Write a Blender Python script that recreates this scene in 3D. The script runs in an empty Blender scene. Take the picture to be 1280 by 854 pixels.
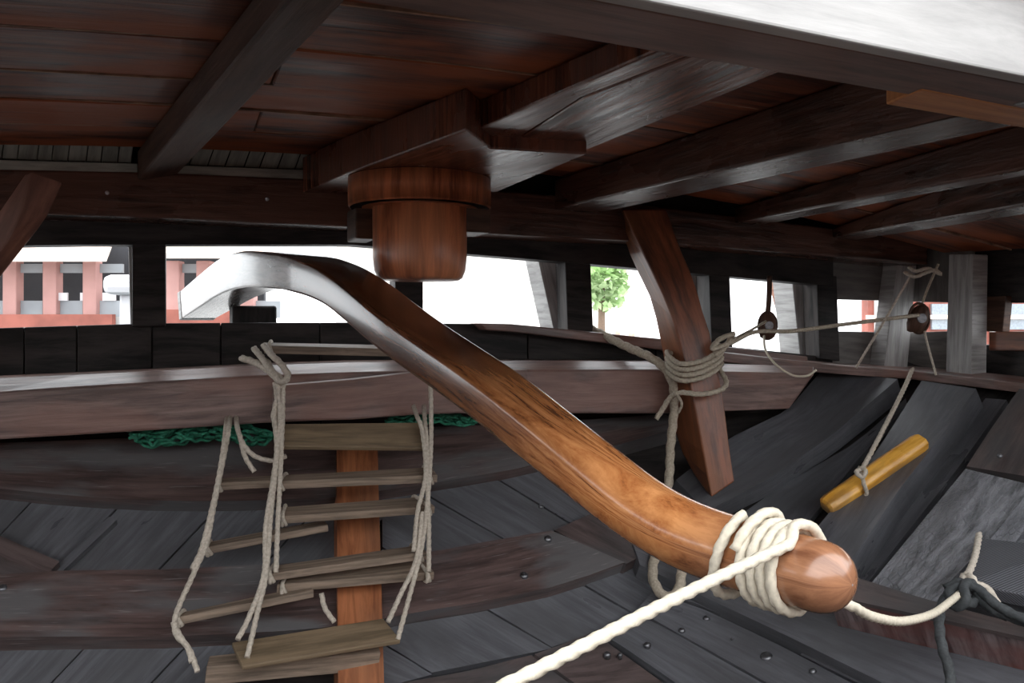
import bpy, math, random
from mathutils import Vector
random.seed(7)

# ------------------------------------------------------------------ camera, sky, exposure
F = 1050.0                       # focal length in pixels of the 1280x854 frame
EYE = 1.6                        # eye height above the keel datum
PITCH = math.atan((427 - 405) / F)
sc = bpy.context.scene
cam = bpy.data.cameras.new('camera')
cam.sensor_width = 36.0
cam.lens = 36.0 * F / 1280.0
cam.clip_start = 0.02
cam.clip_end = 500
co = bpy.data.objects.new('camera', cam)
co.location = (0, 0, EYE)
co.rotation_euler = (math.pi / 2 - PITCH, 0, 0)
sc.collection.objects.link(co)
sc.camera = co

world = bpy.data.worlds.new('overcast_sky')
world.use_nodes = True
sc.world = world
wn = world.node_tree.nodes
bg = wn['Background']
bg.inputs['Color'].default_value = (0.93, 0.97, 1.0, 1)
bg.inputs['Strength'].default_value = 1.0

sc.view_settings.view_transform = 'Standard'
sc.view_settings.look = 'None'
sc.view_settings.exposure = 2.25
sc.view_settings.gamma = 1.0
sc.view_settings.use_curve_mapping = False

# ------------------------------------------------------------------ geometry of the place
# ship axes in plan: u runs along the stern wall, v runs aft towards it
NU = (0.934, 0.358)
NV = (-0.358, 0.934)
CP, SP = math.cos(PITCH), math.sin(PITCH)

def ray(px, py):
    a = (px - 640) / F
    b = -(py - 427) / F
    return Vector((a, CP + b * SP, -SP + b * CP))

def W(x, y, z):
    return Vector((x, y, z + EYE))

def at(px, py, d):               # point at forward distance d
    r = ray(px, py)
    r = r * (d / r.y)
    return W(r.x, r.y, r.z)

def onT(px, py, D):              # point on a plane parallel to the stern wall
    r = ray(px, py)
    r = r * (D / (NV[0] * r.x + NV[1] * r.y))
    return W(r.x, r.y, r.z)

def onU(px, py, uu):             # point on a plane parallel to the ship's side
    r = ray(px, py)
    r = r * (uu / (NU[0] * r.x + NU[1] * r.y))
    return W(r.x, r.y, r.z)

def onZ(px, py, H):              # point on a level plane H above the eye
    r = ray(px, py)
    r = r * (H / r.z)
    return W(r.x, r.y, r.z)

def uv_(x, y):
    return NU[0] * x + NU[1] * y, NV[0] * x + NV[1] * y

def xy_(u, v):
    return NU[0] * u + NV[0] * v, NU[1] * u + NV[1] * v

UC = 0.57                        # centre line
def deck_h(u, v=2.2):            # cambered deck underside above the eye, rising a little aft
    return 0.62 + 0.02 * (v - 2.2) - 0.03 * (u - UC) ** 2

def hull_h(u, v):                # inner skin of the hull, below the eye
    k = 5.0
    hs = (v - 3.95, 0.6 * u - 2.4, -0.6 * u - 1.72, -1.5)
    m = max(hs)
    return m + math.log(sum(math.exp(k * (h - m)) for h in hs)) / k

def hull_n(u, v):
    e = 0.01
    gu = (hull_h(u + e, v) - hull_h(u - e, v)) / (2 * e)
    gv = (hull_h(u, v + e) - hull_h(u, v - e)) / (2 * e)
    n = Vector((-(gu * NU[0] + gv * NV[0]), -(gu * NU[1] + gv * NV[1]), 1))
    return n.normalized()

def hit(px, py, off=0.0):        # where a sight line meets the hull skin raised by off
    r = ray(px, py)
    def f(t):
        u, v = uv_(r.x * t, r.y * t)
        return r.z * t - hull_h(u, v) - off * 1.25
    t = 0.8
    while t < 8 and f(t) > 0:
        t += 0.06
    lo, hi = t - 0.06, t
    for _ in range(16):
        m = (lo + hi) / 2
        if f(m) > 0: lo = m
        else: hi = m
    t = (lo + hi) / 2
    u, v = uv_(r.x * t, r.y * t)
    return W(r.x * t, r.y * t, r.z * t), hull_n(u, v)

# ------------------------------------------------------------------ materials
def nodes_of(name):
    m = bpy.data.materials.new(name)
    m.use_nodes = True
    nt = m.node_tree
    return m, nt, nt.nodes, nt.links, nt.nodes['Principled BSDF']

def wood(name, c1, c2, rough=0.45, rvar=0.2, scale=(3.0, 26.0), bump=0.25, blotch=None, blotch_amt=0.5, spec=0.5, coat=0.0, wear=None, craze=False):
    m, nt, N, L, b = nodes_of(name)
    tc = N.new('ShaderNodeTexCoord')
    oi = N.new('ShaderNodeObjectInfo')
    mp = N.new('ShaderNodeMapping')
    mp.inputs['Scale'].default_value = (scale[0], scale[1], 1)
    mul = N.new('ShaderNodeMath'); mul.operation = 'MULTIPLY'; mul.inputs[1].default_value = 37.0
    cx = N.new('ShaderNodeCombineXYZ')
    L.new(oi.outputs['Random'], mul.inputs[0])
    for s in 'XYZ': L.new(mul.outputs[0], cx.inputs[s])
    L.new(tc.outputs['UV'], mp.inputs['Vector']); L.new(cx.outputs[0], mp.inputs['Location'])
    n1 = N.new('ShaderNodeTexNoise'); n1.inputs['Scale'].default_value = 1.0; n1.inputs['Detail'].default_value = 7; n1.inputs['Roughness'].default_value = 0.65
    n1.inputs['Distortion'].default_value = 0.4
    L.new(mp.outputs[0], n1.inputs['Vector'])
    rp = N.new('ShaderNodeValToRGB')
    rp.color_ramp.elements[0].position = 0.38; rp.color_ramp.elements[1].position = 0.62
    rp.color_ramp.elements[0].color = (*c1, 1); rp.color_ramp.elements[1].color = (*c2, 1)
    L.new(n1.outputs['Fac'], rp.inputs['Fac'])
    mp2 = N.new('ShaderNodeMapping'); mp2.inputs['Scale'].default_value = (2.2, 5.0, 1)
    L.new(tc.outputs['UV'], mp2.inputs['Vector']); L.new(cx.outputs[0], mp2.inputs['Location'])
    n2 = N.new('ShaderNodeTexNoise'); n2.inputs['Scale'].default_value = 1.0; n2.inputs['Detail'].default_value = 5
    L.new(mp2.outputs[0], n2.inputs['Vector'])
    col = rp.outputs['Color']
    if blotch:
        r2 = N.new('ShaderNodeValToRGB'); r2.color_ramp.elements[0].position = 0.46; r2.color_ramp.elements[1].position = 0.58
        r2.color_ramp.elements[0].color = (0, 0, 0, 1); r2.color_ramp.elements[1].color = (blotch_amt,) * 3 + (1,)
        L.new(n2.outputs['Fac'], r2.inputs['Fac'])
        mx = N.new('ShaderNodeMix'); mx.data_type = 'RGBA'
        L.new(r2.outputs['Color'], mx.inputs['Factor']); L.new(col, mx.inputs['A']); mx.inputs['B'].default_value = (*blotch, 1)
        col = mx.outputs['Result']
    if wear:                         # fine pale scratches along the grain
        mp3 = N.new('ShaderNodeMapping'); mp3.inputs['Scale'].default_value = (9, 120, 1)
        L.new(tc.outputs['UV'], mp3.inputs['Vector']); L.new(cx.outputs[0], mp3.inputs['Location'])
        n3 = N.new('ShaderNodeTexNoise'); n3.inputs['Scale'].default_value = 1.0; n3.inputs['Detail'].default_value = 3
        L.new(mp3.outputs[0], n3.inputs['Vector'])
        r3 = N.new('ShaderNodeValToRGB'); r3.color_ramp.elements[0].position = 0.63; r3.color_ramp.elements[1].position = 0.72
        r3.color_ramp.elements[0].color = (0, 0, 0, 1); r3.color_ramp.elements[1].color = (0.45, 0.45, 0.45, 1)
        L.new(n3.outputs['Fac'], r3.inputs['Fac'])
        mx3 = N.new('ShaderNodeMix'); mx3.data_type = 'RGBA'
        L.new(r3.outputs['Color'], mx3.inputs['Factor']); L.new(col, mx3.inputs['A']); mx3.inputs['B'].default_value = (*wear, 1)
        col = mx3.outputs['Result']
    L.new(col, b.inputs['Base Color'])
    mr = N.new('ShaderNodeMapRange'); mr.inputs['From Min'].default_value = 0.3; mr.inputs['From Max'].default_value = 0.7
    mr.inputs['To Min'].default_value = max(0.05, rough - rvar / 2); mr.inputs['To Max'].default_value = rough + rvar / 2
    L.new(n2.outputs['Fac'], mr.inputs['Value']); L.new(mr.outputs[0], b.inputs['Roughness'])
    bp = N.new('ShaderNodeBump'); bp.inputs['Strength'].default_value = bump; bp.inputs['Distance'].default_value = 0.004
    L.new(n1.outputs['Fac'], bp.inputs['Height']); L.new(bp.outputs[0], b.inputs['Normal'])
    if craze:                        # cracked tar: a net of fine grooves
        mp4 = N.new('ShaderNodeMapping'); mp4.inputs['Scale'].default_value = (30, 55, 1)
        L.new(tc.outputs['UV'], mp4.inputs['Vector']); L.new(n1.outputs['Color'], mp4.inputs['Location'])
        vo = N.new('ShaderNodeTexVoronoi'); vo.feature = 'DISTANCE_TO_EDGE'; vo.inputs['Scale'].default_value = 1.0
        L.new(mp4.outputs[0], vo.inputs['Vector'])
        r4 = N.new('ShaderNodeValToRGB'); r4.color_ramp.elements[0].position = 0.0; r4.color_ramp.elements[1].position = 0.14
        L.new(vo.outputs['Distance'], r4.inputs['Fac'])
        b2 = N.new('ShaderNodeBump'); b2.inputs['Strength'].default_value = 0.8; b2.inputs['Distance'].default_value = 0.004
        L.new(r4.outputs[0], b2.inputs['Height']); L.new(bp.outputs[0], b2.inputs['Normal']); L.new(b2.outputs[0], b.inputs['Normal'])
    b.inputs['Specular IOR Level'].default_value = spec
    b.inputs['Coat Weight'].default_value = coat
    b.inputs['Coat Roughness'].default_value = 0.15
    return m

def plain(name, c, rough=0.6, metal=0.0, var=0.15, scale=30, bump=0.0):
    m, nt, N, L, b = nodes_of(name)
    tc = N.new('ShaderNodeTexCoord')
    n1 = N.new('ShaderNodeTexNoise'); n1.inputs['Scale'].default_value = scale; n1.inputs['Detail'].default_value = 4
    L.new(tc.outputs['Object'], n1.inputs['Vector'])
    rp = N.new('ShaderNodeValToRGB')
    rp.color_ramp.elements[0].position = 0.3; rp.color_ramp.elements[1].position = 0.7
    rp.color_ramp.elements[0].color = (*[x * (1 - var) for x in c], 1)
    rp.color_ramp.elements[1].color = (*[min(1, x * (1 + var)) for x in c], 1)
    L.new(n1.outputs['Fac'], rp.inputs['Fac']); L.new(rp.outputs['Color'], b.inputs['Base Color'])
    b.inputs['Roughness'].default_value = rough
    b.inputs['Metallic'].default_value = metal
    if bump:
        bp = N.new('ShaderNodeBump'); bp.inputs['Strength'].default_value = bump; bp.inputs['Distance'].default_value = 0.003
        L.new(n1.outputs['Fac'], bp.inputs['Height']); L.new(bp.outputs[0], b.inputs['Normal'])
    return m

M = {}
M['deck'] = wood('oiled_red_deck_planks', (0.060, 0.024, 0.017), (0.25, 0.075, 0.038), 0.55, 0.3, (2.5, 30), 0.9, (0.44, 0.125, 0.048), 0.75, spec=0.3)
M['beam'] = wood('dark_oiled_beam', (0.034, 0.017, 0.012), (0.115, 0.054, 0.038), 0.27, 0.22, (3, 34), 1.0, (0.16, 0.072, 0.050), 0.5, spec=0.27)
M['beam_dull'] = wood('dull_brown_beam', (0.050, 0.028, 0.021), (0.125, 0.070, 0.052), 0.55, 0.2, (3, 34), 0.8, (0.15, 0.085, 0.062), 0.5, spec=0.12)
M['partner'] = wood('red_brown_partner_wood', (0.060, 0.021, 0.013), (0.25, 0.082, 0.044), 0.27, 0.2, (3, 34), 1.0, (0.19, 0.085, 0.060), 0.6, spec=0.4)
M['day_face'] = wood('painted_daylight_face', (0.34, 0.325, 0.315), (0.47, 0.45, 0.435), 0.7, 0.1, (2, 14), 0.3)  # pale tone stands in for daylight on the header's front
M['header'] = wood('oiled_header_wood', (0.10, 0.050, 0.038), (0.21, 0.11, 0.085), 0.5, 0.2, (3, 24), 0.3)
M['mast'] = wood('varnished_mast_wood', (0.18, 0.050, 0.022), (0.62, 0.20, 0.085), 0.34, 0.15, (2.5, 28), 0.6, (0.62, 0.25, 0.12), 0.5)
M['caulk'] = plain('tan_caulking', (0.34, 0.19, 0.12), 0.8, 0, 0.6, 14)
M['black'] = wood('tarred_black_wood', (0.010, 0.009, 0.009), (0.042, 0.035, 0.033), 0.6, 0.2, (3, 20), 0.5, spec=0.22)
M['hull'] = wood('tarred_hull_plank', (0.080, 0.080, 0.088), (0.128, 0.128, 0.140), 0.36, 0.2, (4, 40), 0.5, (0.072, 0.071, 0.075), 0.6)
M['hull_rough'] = wood('crazed_tarred_frame', (0.060, 0.060, 0.066), (0.24, 0.24, 0.26), 0.45, 0.15, (6, 24), 1.0, (0.12, 0.12, 0.13), 0.5, craze=True)
M['hull_brown'] = wood('brown_tarred_plank', (0.045, 0.033, 0.032), (0.11, 0.080, 0.076), 0.48, 0.2, (4, 30), 0.3, (0.06, 0.06, 0.062), 0.6)
M['timber'] = wood('worn_stern_timber', (0.050, 0.034, 0.032), (0.125, 0.082, 0.075), 0.40, 0.2, (3, 30), 0.35, (0.12, 0.117, 0.12), 0.8, wear=(0.26, 0.24, 0.24))
M['clamp'] = wood('grey_brown_clamp', (0.10, 0.064, 0.056), (0.25, 0.165, 0.145), 0.36, 0.15, (3, 34), 0.4, (0.25, 0.12, 0.09), 0.5)
M['post'] = wood('orange_stern_post', (0.20, 0.065, 0.026), (0.46, 0.165, 0.068), 0.5, 0.15, (3, 30), 0.3, (0.24, 0.11, 0.06), 0.5)
M['knee'] = wood('red_knee_wood', (0.075, 0.025, 0.013), (0.26, 0.082, 0.036), 0.4, 0.2, (3, 26), 0.3, (0.22, 0.08, 0.03), 0.6)
M['worn'] = wood('worn_red_wood', (0.20, 0.080, 0.050), (0.46, 0.20, 0.13), 0.5, 0.2, (5, 30), 0.5, (0.12, 0.05, 0.035), 0.7)
M['grey'] = wood('weathered_grey_wood', (0.26, 0.25, 0.245), (0.42, 0.41, 0.40), 0.7, 0.1, (4, 40), 0.4)
M['strip'] = wood('grey_green_boards', (0.24, 0.245, 0.215), (0.44, 0.445, 0.39), 0.7, 0.1, (4, 30), 0.3)
M['rung'] = wood('weathered_rung', (0.13, 0.095, 0.07), (0.28, 0.205, 0.15), 0.7, 0.1, (4, 60), 0.5)
M['rung_wide'] = wood('brown_step_board', (0.12, 0.085, 0.05), (0.22, 0.155, 0.095), 0.65, 0.1, (4, 40), 0.4)
M['orange'] = wood('fresh_orange_wood', (0.42, 0.15, 0.04), (0.58, 0.24, 0.08), 0.5, 0.1, (4, 30), 0.3)
M['yellow'] = wood('yellow_varnish', (0.60, 0.27, 0.03), (0.80, 0.42, 0.08), 0.3, 0.1, (5, 30), 0.2, (0.10, 0.07, 0.06), 0.7)
M['streak'] = wood('red_streaked_timber', (0.05, 0.030, 0.030), (0.20, 0.15, 0.15), 0.5, 0.2, (26, 5), 0.5, (0.15, 0.045, 0.035), 0.7)
M['rope'] = plain('cream_rope', (0.60, 0.53, 0.42), 0.85, 0, 0.12, 120, 0.3)
M['hemp'] = plain('grey_hemp_rope', (0.40, 0.34, 0.265), 0.9, 0, 0.25, 120, 0.4)
M['hemp_light'] = plain('pale_ladder_rope', (0.47, 0.41, 0.34), 0.9, 0, 0.22, 120, 0.4)
M['blackrope'] = plain('black_rope', (0.035, 0.038, 0.040), 0.8, 0, 0.3, 120, 0.4)
M['net'] = plain('green_net', (0.02, 0.17, 0.10), 0.7, 0, 0.4, 80, 0.4)
M['iron'] = plain('iron_bolt', (0.16, 0.16, 0.17), 0.35, 0.8, 0.3, 60)
M['block'] = wood('dark_block_wood', (0.04, 0.020, 0.013), (0.10, 0.050, 0.033), 0.55, spec=0.2)
M['pink'] = plain('pink_painted_wood', (0.42, 0.23, 0.21), 0.8, 0, 0.1, 3)
M['redpaint'] = plain('red_painted_board', (0.24, 0.075, 0.055), 0.8, 0, 0.3, 3)
M['awning'] = plain('pale_canvas', (0.75, 0.60, 0.50), 0.9, 0, 0.06, 2)
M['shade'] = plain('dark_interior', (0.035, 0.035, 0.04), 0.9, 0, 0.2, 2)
M['panel'] = plain('grey_panel', (0.28, 0.30, 0.32), 0.8, 0, 0.15, 2)
M['whitewash'] = plain('white_painted_timber', (0.62, 0.60, 0.62), 0.7, 0, 0.06, 5)
M['quay'] = plain('pale_quay', (0.42, 0.41, 0.40), 0.95, 0, 0.15, 1)
M['water'] = plain('harbour_water', (0.12, 0.14, 0.14), 0.15, 0, 0.2, 1)
M['leaf'] = plain('tree_leaves', (0.36, 0.50, 0.24), 0.8, 0, 0.5, 1)
M['bark'] = plain('tree_bark', (0.15, 0.10, 0.07), 0.9)
M['plaster'] = plain('pale_plaster', (0.72, 0.70, 0.66), 0.9, 0, 0.05, 1)
M['glass'] = plain('window_glass', (0.22, 0.25, 0.28), 0.2)
M['skin'] = plain('skin', (0.55, 0.36, 0.27), 0.6)
for nm, c in (('cloth_red', (0.5, 0.08, 0.08)), ('cloth_yellow', (0.7, 0.5, 0.08)), ('cloth_blue', (0.08, 0.15, 0.4)), ('cloth_dark', (0.06, 0.06, 0.07)), ('cloth_green', (0.15, 0.3, 0.15))):
    M[nm] = plain(nm, c, 0.9)

def tiller_mat():
    m, nt, N, L, b = nodes_of('varnished_tiller')
    tc = N.new('ShaderNodeTexCoord')
    mp = N.new('ShaderNodeMapping'); mp.inputs['Scale'].default_value = (6.0, 55, 1)
    L.new(tc.outputs['UV'], mp.inputs['Vector'])
    n1 = N.new('ShaderNodeTexNoise'); n1.inputs['Scale'].default_value = 1; n1.inputs['Detail'].default_value = 8; n1.inputs['Roughness'].default_value = 0.7
    n1.inputs['Distortion'].default_value = 0.5
    L.new(mp.outputs[0], n1.inputs['Vector'])
    def ramp(cs, ps):
        r = N.new('ShaderNodeValToRGB')
        for i, (c, p) in enumerate(zip(cs, ps)):
            e = r.color_ramp.elements[i] if i < 2 else r.color_ramp.elements.new(p)
            e.position = p; e.color = (*c, 1)
        L.new(n1.outputs['Fac'], r.inputs['Fac'])
        return r
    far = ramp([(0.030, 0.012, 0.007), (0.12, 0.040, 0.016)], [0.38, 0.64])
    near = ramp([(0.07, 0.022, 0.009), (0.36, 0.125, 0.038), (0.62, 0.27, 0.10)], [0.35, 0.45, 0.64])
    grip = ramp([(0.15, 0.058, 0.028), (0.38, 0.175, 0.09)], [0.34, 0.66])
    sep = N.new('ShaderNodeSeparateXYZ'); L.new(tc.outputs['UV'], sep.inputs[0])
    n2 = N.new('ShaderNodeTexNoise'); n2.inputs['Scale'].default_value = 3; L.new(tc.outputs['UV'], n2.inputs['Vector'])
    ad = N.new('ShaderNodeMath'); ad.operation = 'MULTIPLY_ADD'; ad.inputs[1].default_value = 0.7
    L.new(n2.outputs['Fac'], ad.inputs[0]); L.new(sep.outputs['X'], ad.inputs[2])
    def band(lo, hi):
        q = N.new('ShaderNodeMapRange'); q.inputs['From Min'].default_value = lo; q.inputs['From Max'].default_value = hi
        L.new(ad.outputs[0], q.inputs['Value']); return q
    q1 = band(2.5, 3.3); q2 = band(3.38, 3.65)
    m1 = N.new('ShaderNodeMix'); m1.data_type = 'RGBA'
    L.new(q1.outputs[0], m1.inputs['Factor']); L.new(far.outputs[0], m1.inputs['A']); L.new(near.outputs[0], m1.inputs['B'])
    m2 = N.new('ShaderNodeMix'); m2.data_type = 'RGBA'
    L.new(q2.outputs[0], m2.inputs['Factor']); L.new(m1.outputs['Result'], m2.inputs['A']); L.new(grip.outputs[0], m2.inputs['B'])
    q0 = band(1.25, 1.8)             # weathered grey outboard, run on inboard to paint window light on the side
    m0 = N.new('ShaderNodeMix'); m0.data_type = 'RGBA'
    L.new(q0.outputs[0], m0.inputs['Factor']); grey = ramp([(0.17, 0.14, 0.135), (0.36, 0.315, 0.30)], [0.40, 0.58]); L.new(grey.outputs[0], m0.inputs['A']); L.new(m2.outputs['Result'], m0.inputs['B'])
    L.new(m0.outputs['Result'], b.inputs['Base Color'])
    b.inputs['Roughness'].default_value = 0.27
    bp = N.new('ShaderNodeBump'); bp.inputs['Strength'].default_value = 0.12; bp.inputs['Distance'].default_value = 0.003
    L.new(n1.outputs['Fac'], bp.inputs['Height']); L.new(bp.outputs[0], b.inputs['Normal'])
    b.inputs['Coat Weight'].default_value = 0.5; b.inputs['Coat Roughness'].default_value = 0.14
    return m
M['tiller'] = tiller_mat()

def woven_mat():
    m, nt, N, L, b = nodes_of('woven_black_mesh')
    tc = N.new('ShaderNodeTexCoord')
    wv = N.new('ShaderNodeTexWave'); wv.inputs['Scale'].default_value = 60; wv.bands_direction = 'DIAGONAL'; wv.inputs['Distortion'].default_value = 0.5
    L.new(tc.outputs['UV'], wv.inputs['Vector'])
    rp = N.new('ShaderNodeValToRGB'); rp.color_ramp.elements[0].color = (0.018, 0.019, 0.022, 1); rp.color_ramp.elements[1].color = (0.11, 0.11, 0.125, 1)
    L.new(wv.outputs['Fac'], rp.inputs['Fac']); L.new(rp.outputs[0], b.inputs['Base Color'])
    b.inputs['Roughness'].default_value = 0.6
    bp = N.new('ShaderNodeBump'); bp.inputs['Strength'].default_value = 0.4; bp.inputs['Distance'].default_value = 0.004
    L.new(wv.outputs['Fac'], bp.inputs['Height']); L.new(bp.outputs[0], b.inputs['Normal'])
    return m
M['woven'] = woven_mat()

# ------------------------------------------------------------------ mesh helpers
COL = sc.collection
def tag(o, label=None, cat=None, group=None, kind=None):
    if label: o['label'] = label
    if cat: o['category'] = cat
    if group: o['group'] = group
    if kind: o['kind'] = kind
    return o

def empty(name, loc, label=None, cat=None, group=None, kind=None):
    o = bpy.data.objects.new(name, None)
    o.empty_display_size = 0.1
    o.location = loc
    COL.objects.link(o)
    return tag(o, label, cat, group, kind)

class MB:
    """collects faces with uvs and becomes one mesh object"""
    def __init__(s): s.v = []; s.f = []; s.uv = []; s.sm = []
    def face(s, idx, uvs, smooth=False):
        s.f.append(tuple(idx)); s.uv.append(uvs); s.sm.append(smooth)
    def add(s, p):
        s.v.append(Vector(p)); return len(s.v) - 1
    def loft(s, rings, smooth=False, caps=True, uscale=1.0):
        n = len(rings[0]); base = len(s.v)
        for r in rings:
            for p in r: s.v.append(Vector(p))
        us = [0.0]
        for i in range(1, len(rings)):
            c0 = sum((Vector(p) for p in rings[i - 1]), Vector()) / n; c1 = sum((Vector(p) for p in rings[i]), Vector()) / n
            us.append(us[-1] + (c1 - c0).length * uscale)
        mid = rings[len(rings) // 2]
        vs = [0.0]
        for j in range(n):
            vs.append(vs[-1] + (Vector(mid[(j + 1) % n]) - Vector(mid[j])).length)
        for i in range(len(rings) - 1):
            for j in range(n):
                k = (j + 1) % n
                s.face((base + i * n + j, base + i * n + k, base + (i + 1) * n + k, base + (i + 1) * n + j),
                       ((us[i], vs[j]), (us[i], vs[j + 1]), (us[i + 1], vs[j + 1]), (us[i + 1], vs[j])), smooth)
        if caps:
            for i, rev in ((0, True), (len(rings) - 1, False)):
                ids = [base + i * n + j for j in range(n)]
                ps = [Vector(p) for p in rings[i]]
                e1 = max((ps[(j + 1) % n] - ps[j] for j in range(n)), key=lambda d_: d_.length)      # grain along the longest edge
                e1 = e1.normalized() if e1.length > 1e-6 else Vector((1, 0, 0))
                nn = (ps[1] - ps[0]).cross(ps[n // 2] - ps[0])
                e2 = nn.cross(e1).normalized() if nn.length > 1e-9 else Vector((0, 0, 1))
                uvs = [((p - ps[0]).dot(e1), (p - ps[0]).dot(e2)) for p in ps]
                if rev: ids = ids[::-1]; uvs = uvs[::-1]
                s.face(ids, uvs, False)
        return s
    def box(s, c, sx, sy, sz, rz=0.0):
        c = Vector(c); ca, sa = math.cos(rz), math.sin(rz)
        def P(x, y, z): return c + Vector((x * ca - y * sa, x * sa + y * ca, z))
        return s.loft([[P(x, -sy / 2, -sz / 2), P(x, sy / 2, -sz / 2), P(x, sy / 2, sz / 2), P(x, -sy / 2, sz / 2)] for x in (-sx / 2, sx / 2)])
    def build(s, name, mat, parent=None, bevel=0.0, seg=2, origin=None, label=None, cat=None, group=None, kind=None):
        vs = s.v
        if parent is not None:
            o3 = Vector((0, 0, 0)); q = parent
            while q is not None: o3 = o3 + q.location; q = q.parent
            loc = Vector((0, 0, 0))
        else:
            if origin is None:
                lo = min(p.z for p in vs); cxx = sum(p.x for p in vs) / len(vs); cyy = sum(p.y for p in vs) / len(vs)
                origin = Vector((cxx, cyy, lo))
            o3 = Vector(origin); loc = Vector(origin)
        me = bpy.data.meshes.new(name)
        me.from_pydata([p - o3 for p in vs], [], s.f)
        ul = me.uv_layers.new(name='uv')
        li = 0
        for fi, uvs in enumerate(s.uv):
            for t in uvs:
                ul.data[li].uv = t; li += 1
            me.polygons[fi].use_smooth = s.sm[fi]
        me.materials.append(mat)
        me.update()
        o = bpy.data.objects.new(name, me)
        o.location = loc
        COL.objects.link(o)
        if parent is not None: o.parent = parent
        if bevel:
            bv = o.modifiers.new('bevel', 'BEVEL'); bv.width = bevel; bv.segments = seg; bv.limit_method = 'ANGLE'; bv.angle_limit = math.radians(40)
        return tag(o, label, cat, group, kind)

def resample(pts, n):
    pts = [Vector((p[0], p[1], 0)) if len(p) == 2 else Vector(p) for p in pts]
    L = [0]
    for a, b in zip(pts, pts[1:]): L.append(L[-1] + (b - a).length)
    out = []
    for i in range(n):
        t = L[-1] * i / (n - 1); k = 0
        while k < len(L) - 2 and L[k + 1] < t: k += 1
        f = (t - L[k]) / max(1e-9, L[k + 1] - L[k])
        out.append(pts[k].lerp(pts[k + 1], f))
    return out

def slab_mb(A, B, off, th, n=14, m=4, wob=0.0):
    """board lying on the hull between two sight-line edges A and B, top face raised by off, th thick"""
    a = resample(A, n); b = resample(B, n)
    mb = MB(); top = []; bot = []
    ph = random.random() * 9
    for i in range(n):
        rt = []; rb = []
        for j in range(m):
            p = a[i].lerp(b[i], j / (m - 1))
            q, nn = hit(p.x, p.y, off)
            q = q + nn * wob * math.sin(ph + i * 0.9 + j)
            rt.append(q); rb.append(q - nn * th)
        top.append(rt); bot.append(rb)
    us = [0]
    for i in range(1, n): us.append(us[-1] + (top[i][m // 2] - top[i - 1][m // 2]).length)
    vs = [0]
    for j in range(1, m): vs.append(vs[-1] + (top[n // 2][j] - top[n // 2][j - 1]).length)
    # orientation test
    nn = (top[1][0] - top[0][0]).cross(top[0][1] - top[0][0])
    flip = nn.z < 0
    def quad(g, i, j, fl, sm=True):
        ids = [g[i][j], g[i + 1][j], g[i + 1][j + 1], g[i][j + 1]]
        uv = [(us[i], vs[j]), (us[i + 1], vs[j]), (us[i + 1], vs[j + 1]), (us[i], vs[j + 1])]
        if fl: ids.reverse(); uv.reverse()
        mb.face(ids, uv, sm)
    gt = [[mb.add(p) for p in r] for r in top]
    gb = [[mb.add(p) for p in r] for r in bot]
    for i in range(n - 1):
        for j in range(m - 1):
            quad(gt, i, j, flip); quad(gb, i, j, not flip)
    def side(seq_t, seq_b, uvals, fl):
        t = [mb.add(p) for p in seq_t]; bb = [mb.add(p) for p in seq_b]
        for i in range(len(t) - 1):
            ids = [t[i], bb[i], bb[i + 1], t[i + 1]]
            uv = [(uvals[i], 0), (uvals[i], th), (uvals[i + 1], th), (uvals[i + 1], 0)]
            if fl: ids.reverse(); uv.reverse()
            mb.face(ids, uv, False)
    side([r[0] for r in top], [r[0] for r in bot], us, flip)
    side([r[-1] for r in top], [r[-1] for r in bot], us, not flip)
    side(top[0], bot[0], vs, not flip)
    side(top[-1], bot[-1], vs, flip)
    return mb

def catmull(pts, sp):
    P = [Vector(p) for p in pts]
    if len(P) == 2: P = [P[0], P[0].lerp(P[1], .33), P[0].lerp(P[1], .67), P[1]]
    E = [P[0] * 2 - P[1]] + P + [P[-1] * 2 - P[-2]]
    out = []
    for i in range(1, len(E) - 2):
        a, b, c, d = E[i - 1], E[i], E[i + 1], E[i + 2]
        n = max(2, int((c - b).length / sp))
        for k in range(n):
            t = k / n
            out.append(0.5 * ((2 * b) + (c - a) * t + (2 * a - 5 * b + 4 * c - d) * t * t + (3 * b - a - 3 * c + d) * t ** 3))
    out.append(P[-1])
    return out

def rope_mb(pts, r, mb=None, strands=True, r_end=None):
    path = catmull(pts, r * 0.9)
    mb = mb or MB()
    n = 12 if strands else 8
    T = (path[1] - path[0]).normalized()
    S = T.cross(Vector((0, 0, 1)))
    if S.length < 1e-3: S = T.cross(Vector((1, 0, 0)))
    S.normalize()
    rings = []; ln = 0
    for i, p in enumerate(path):
        if i: ln += (p - path[i - 1]).length
        t = (path[min(i + 1, len(path) - 1)] - path[max(i - 1, 0)])
        if t.length > 1e-9: T = t.normalized()
        S = (S - T * S.dot(T)).normalized(); Bn = T.cross(S)
        rr = r if r_end is None else r + (r_end - r) * i / len(path)
        ph = ln / (r * 9.0) * 2 * math.pi
        ring = []
        for k in range(n):
            th = 2 * math.pi * k / n
            q = rr * (0.70 + 0.34 * abs(math.cos(1.5 * (th - ph)))) if strands else rr
            ring.append(p + S * math.cos(th) * q + Bn * math.sin(th) * q)
        rings.append(ring)
    mb.loft(rings, smooth=True)
    return mb

def ngon_prism(poly, back, mb=None):
    """prism between polygon poly (list of points) and its shifted copy back (list of points)"""
    mb = mb or MB()
    return mb.loft([poly, back])

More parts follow.
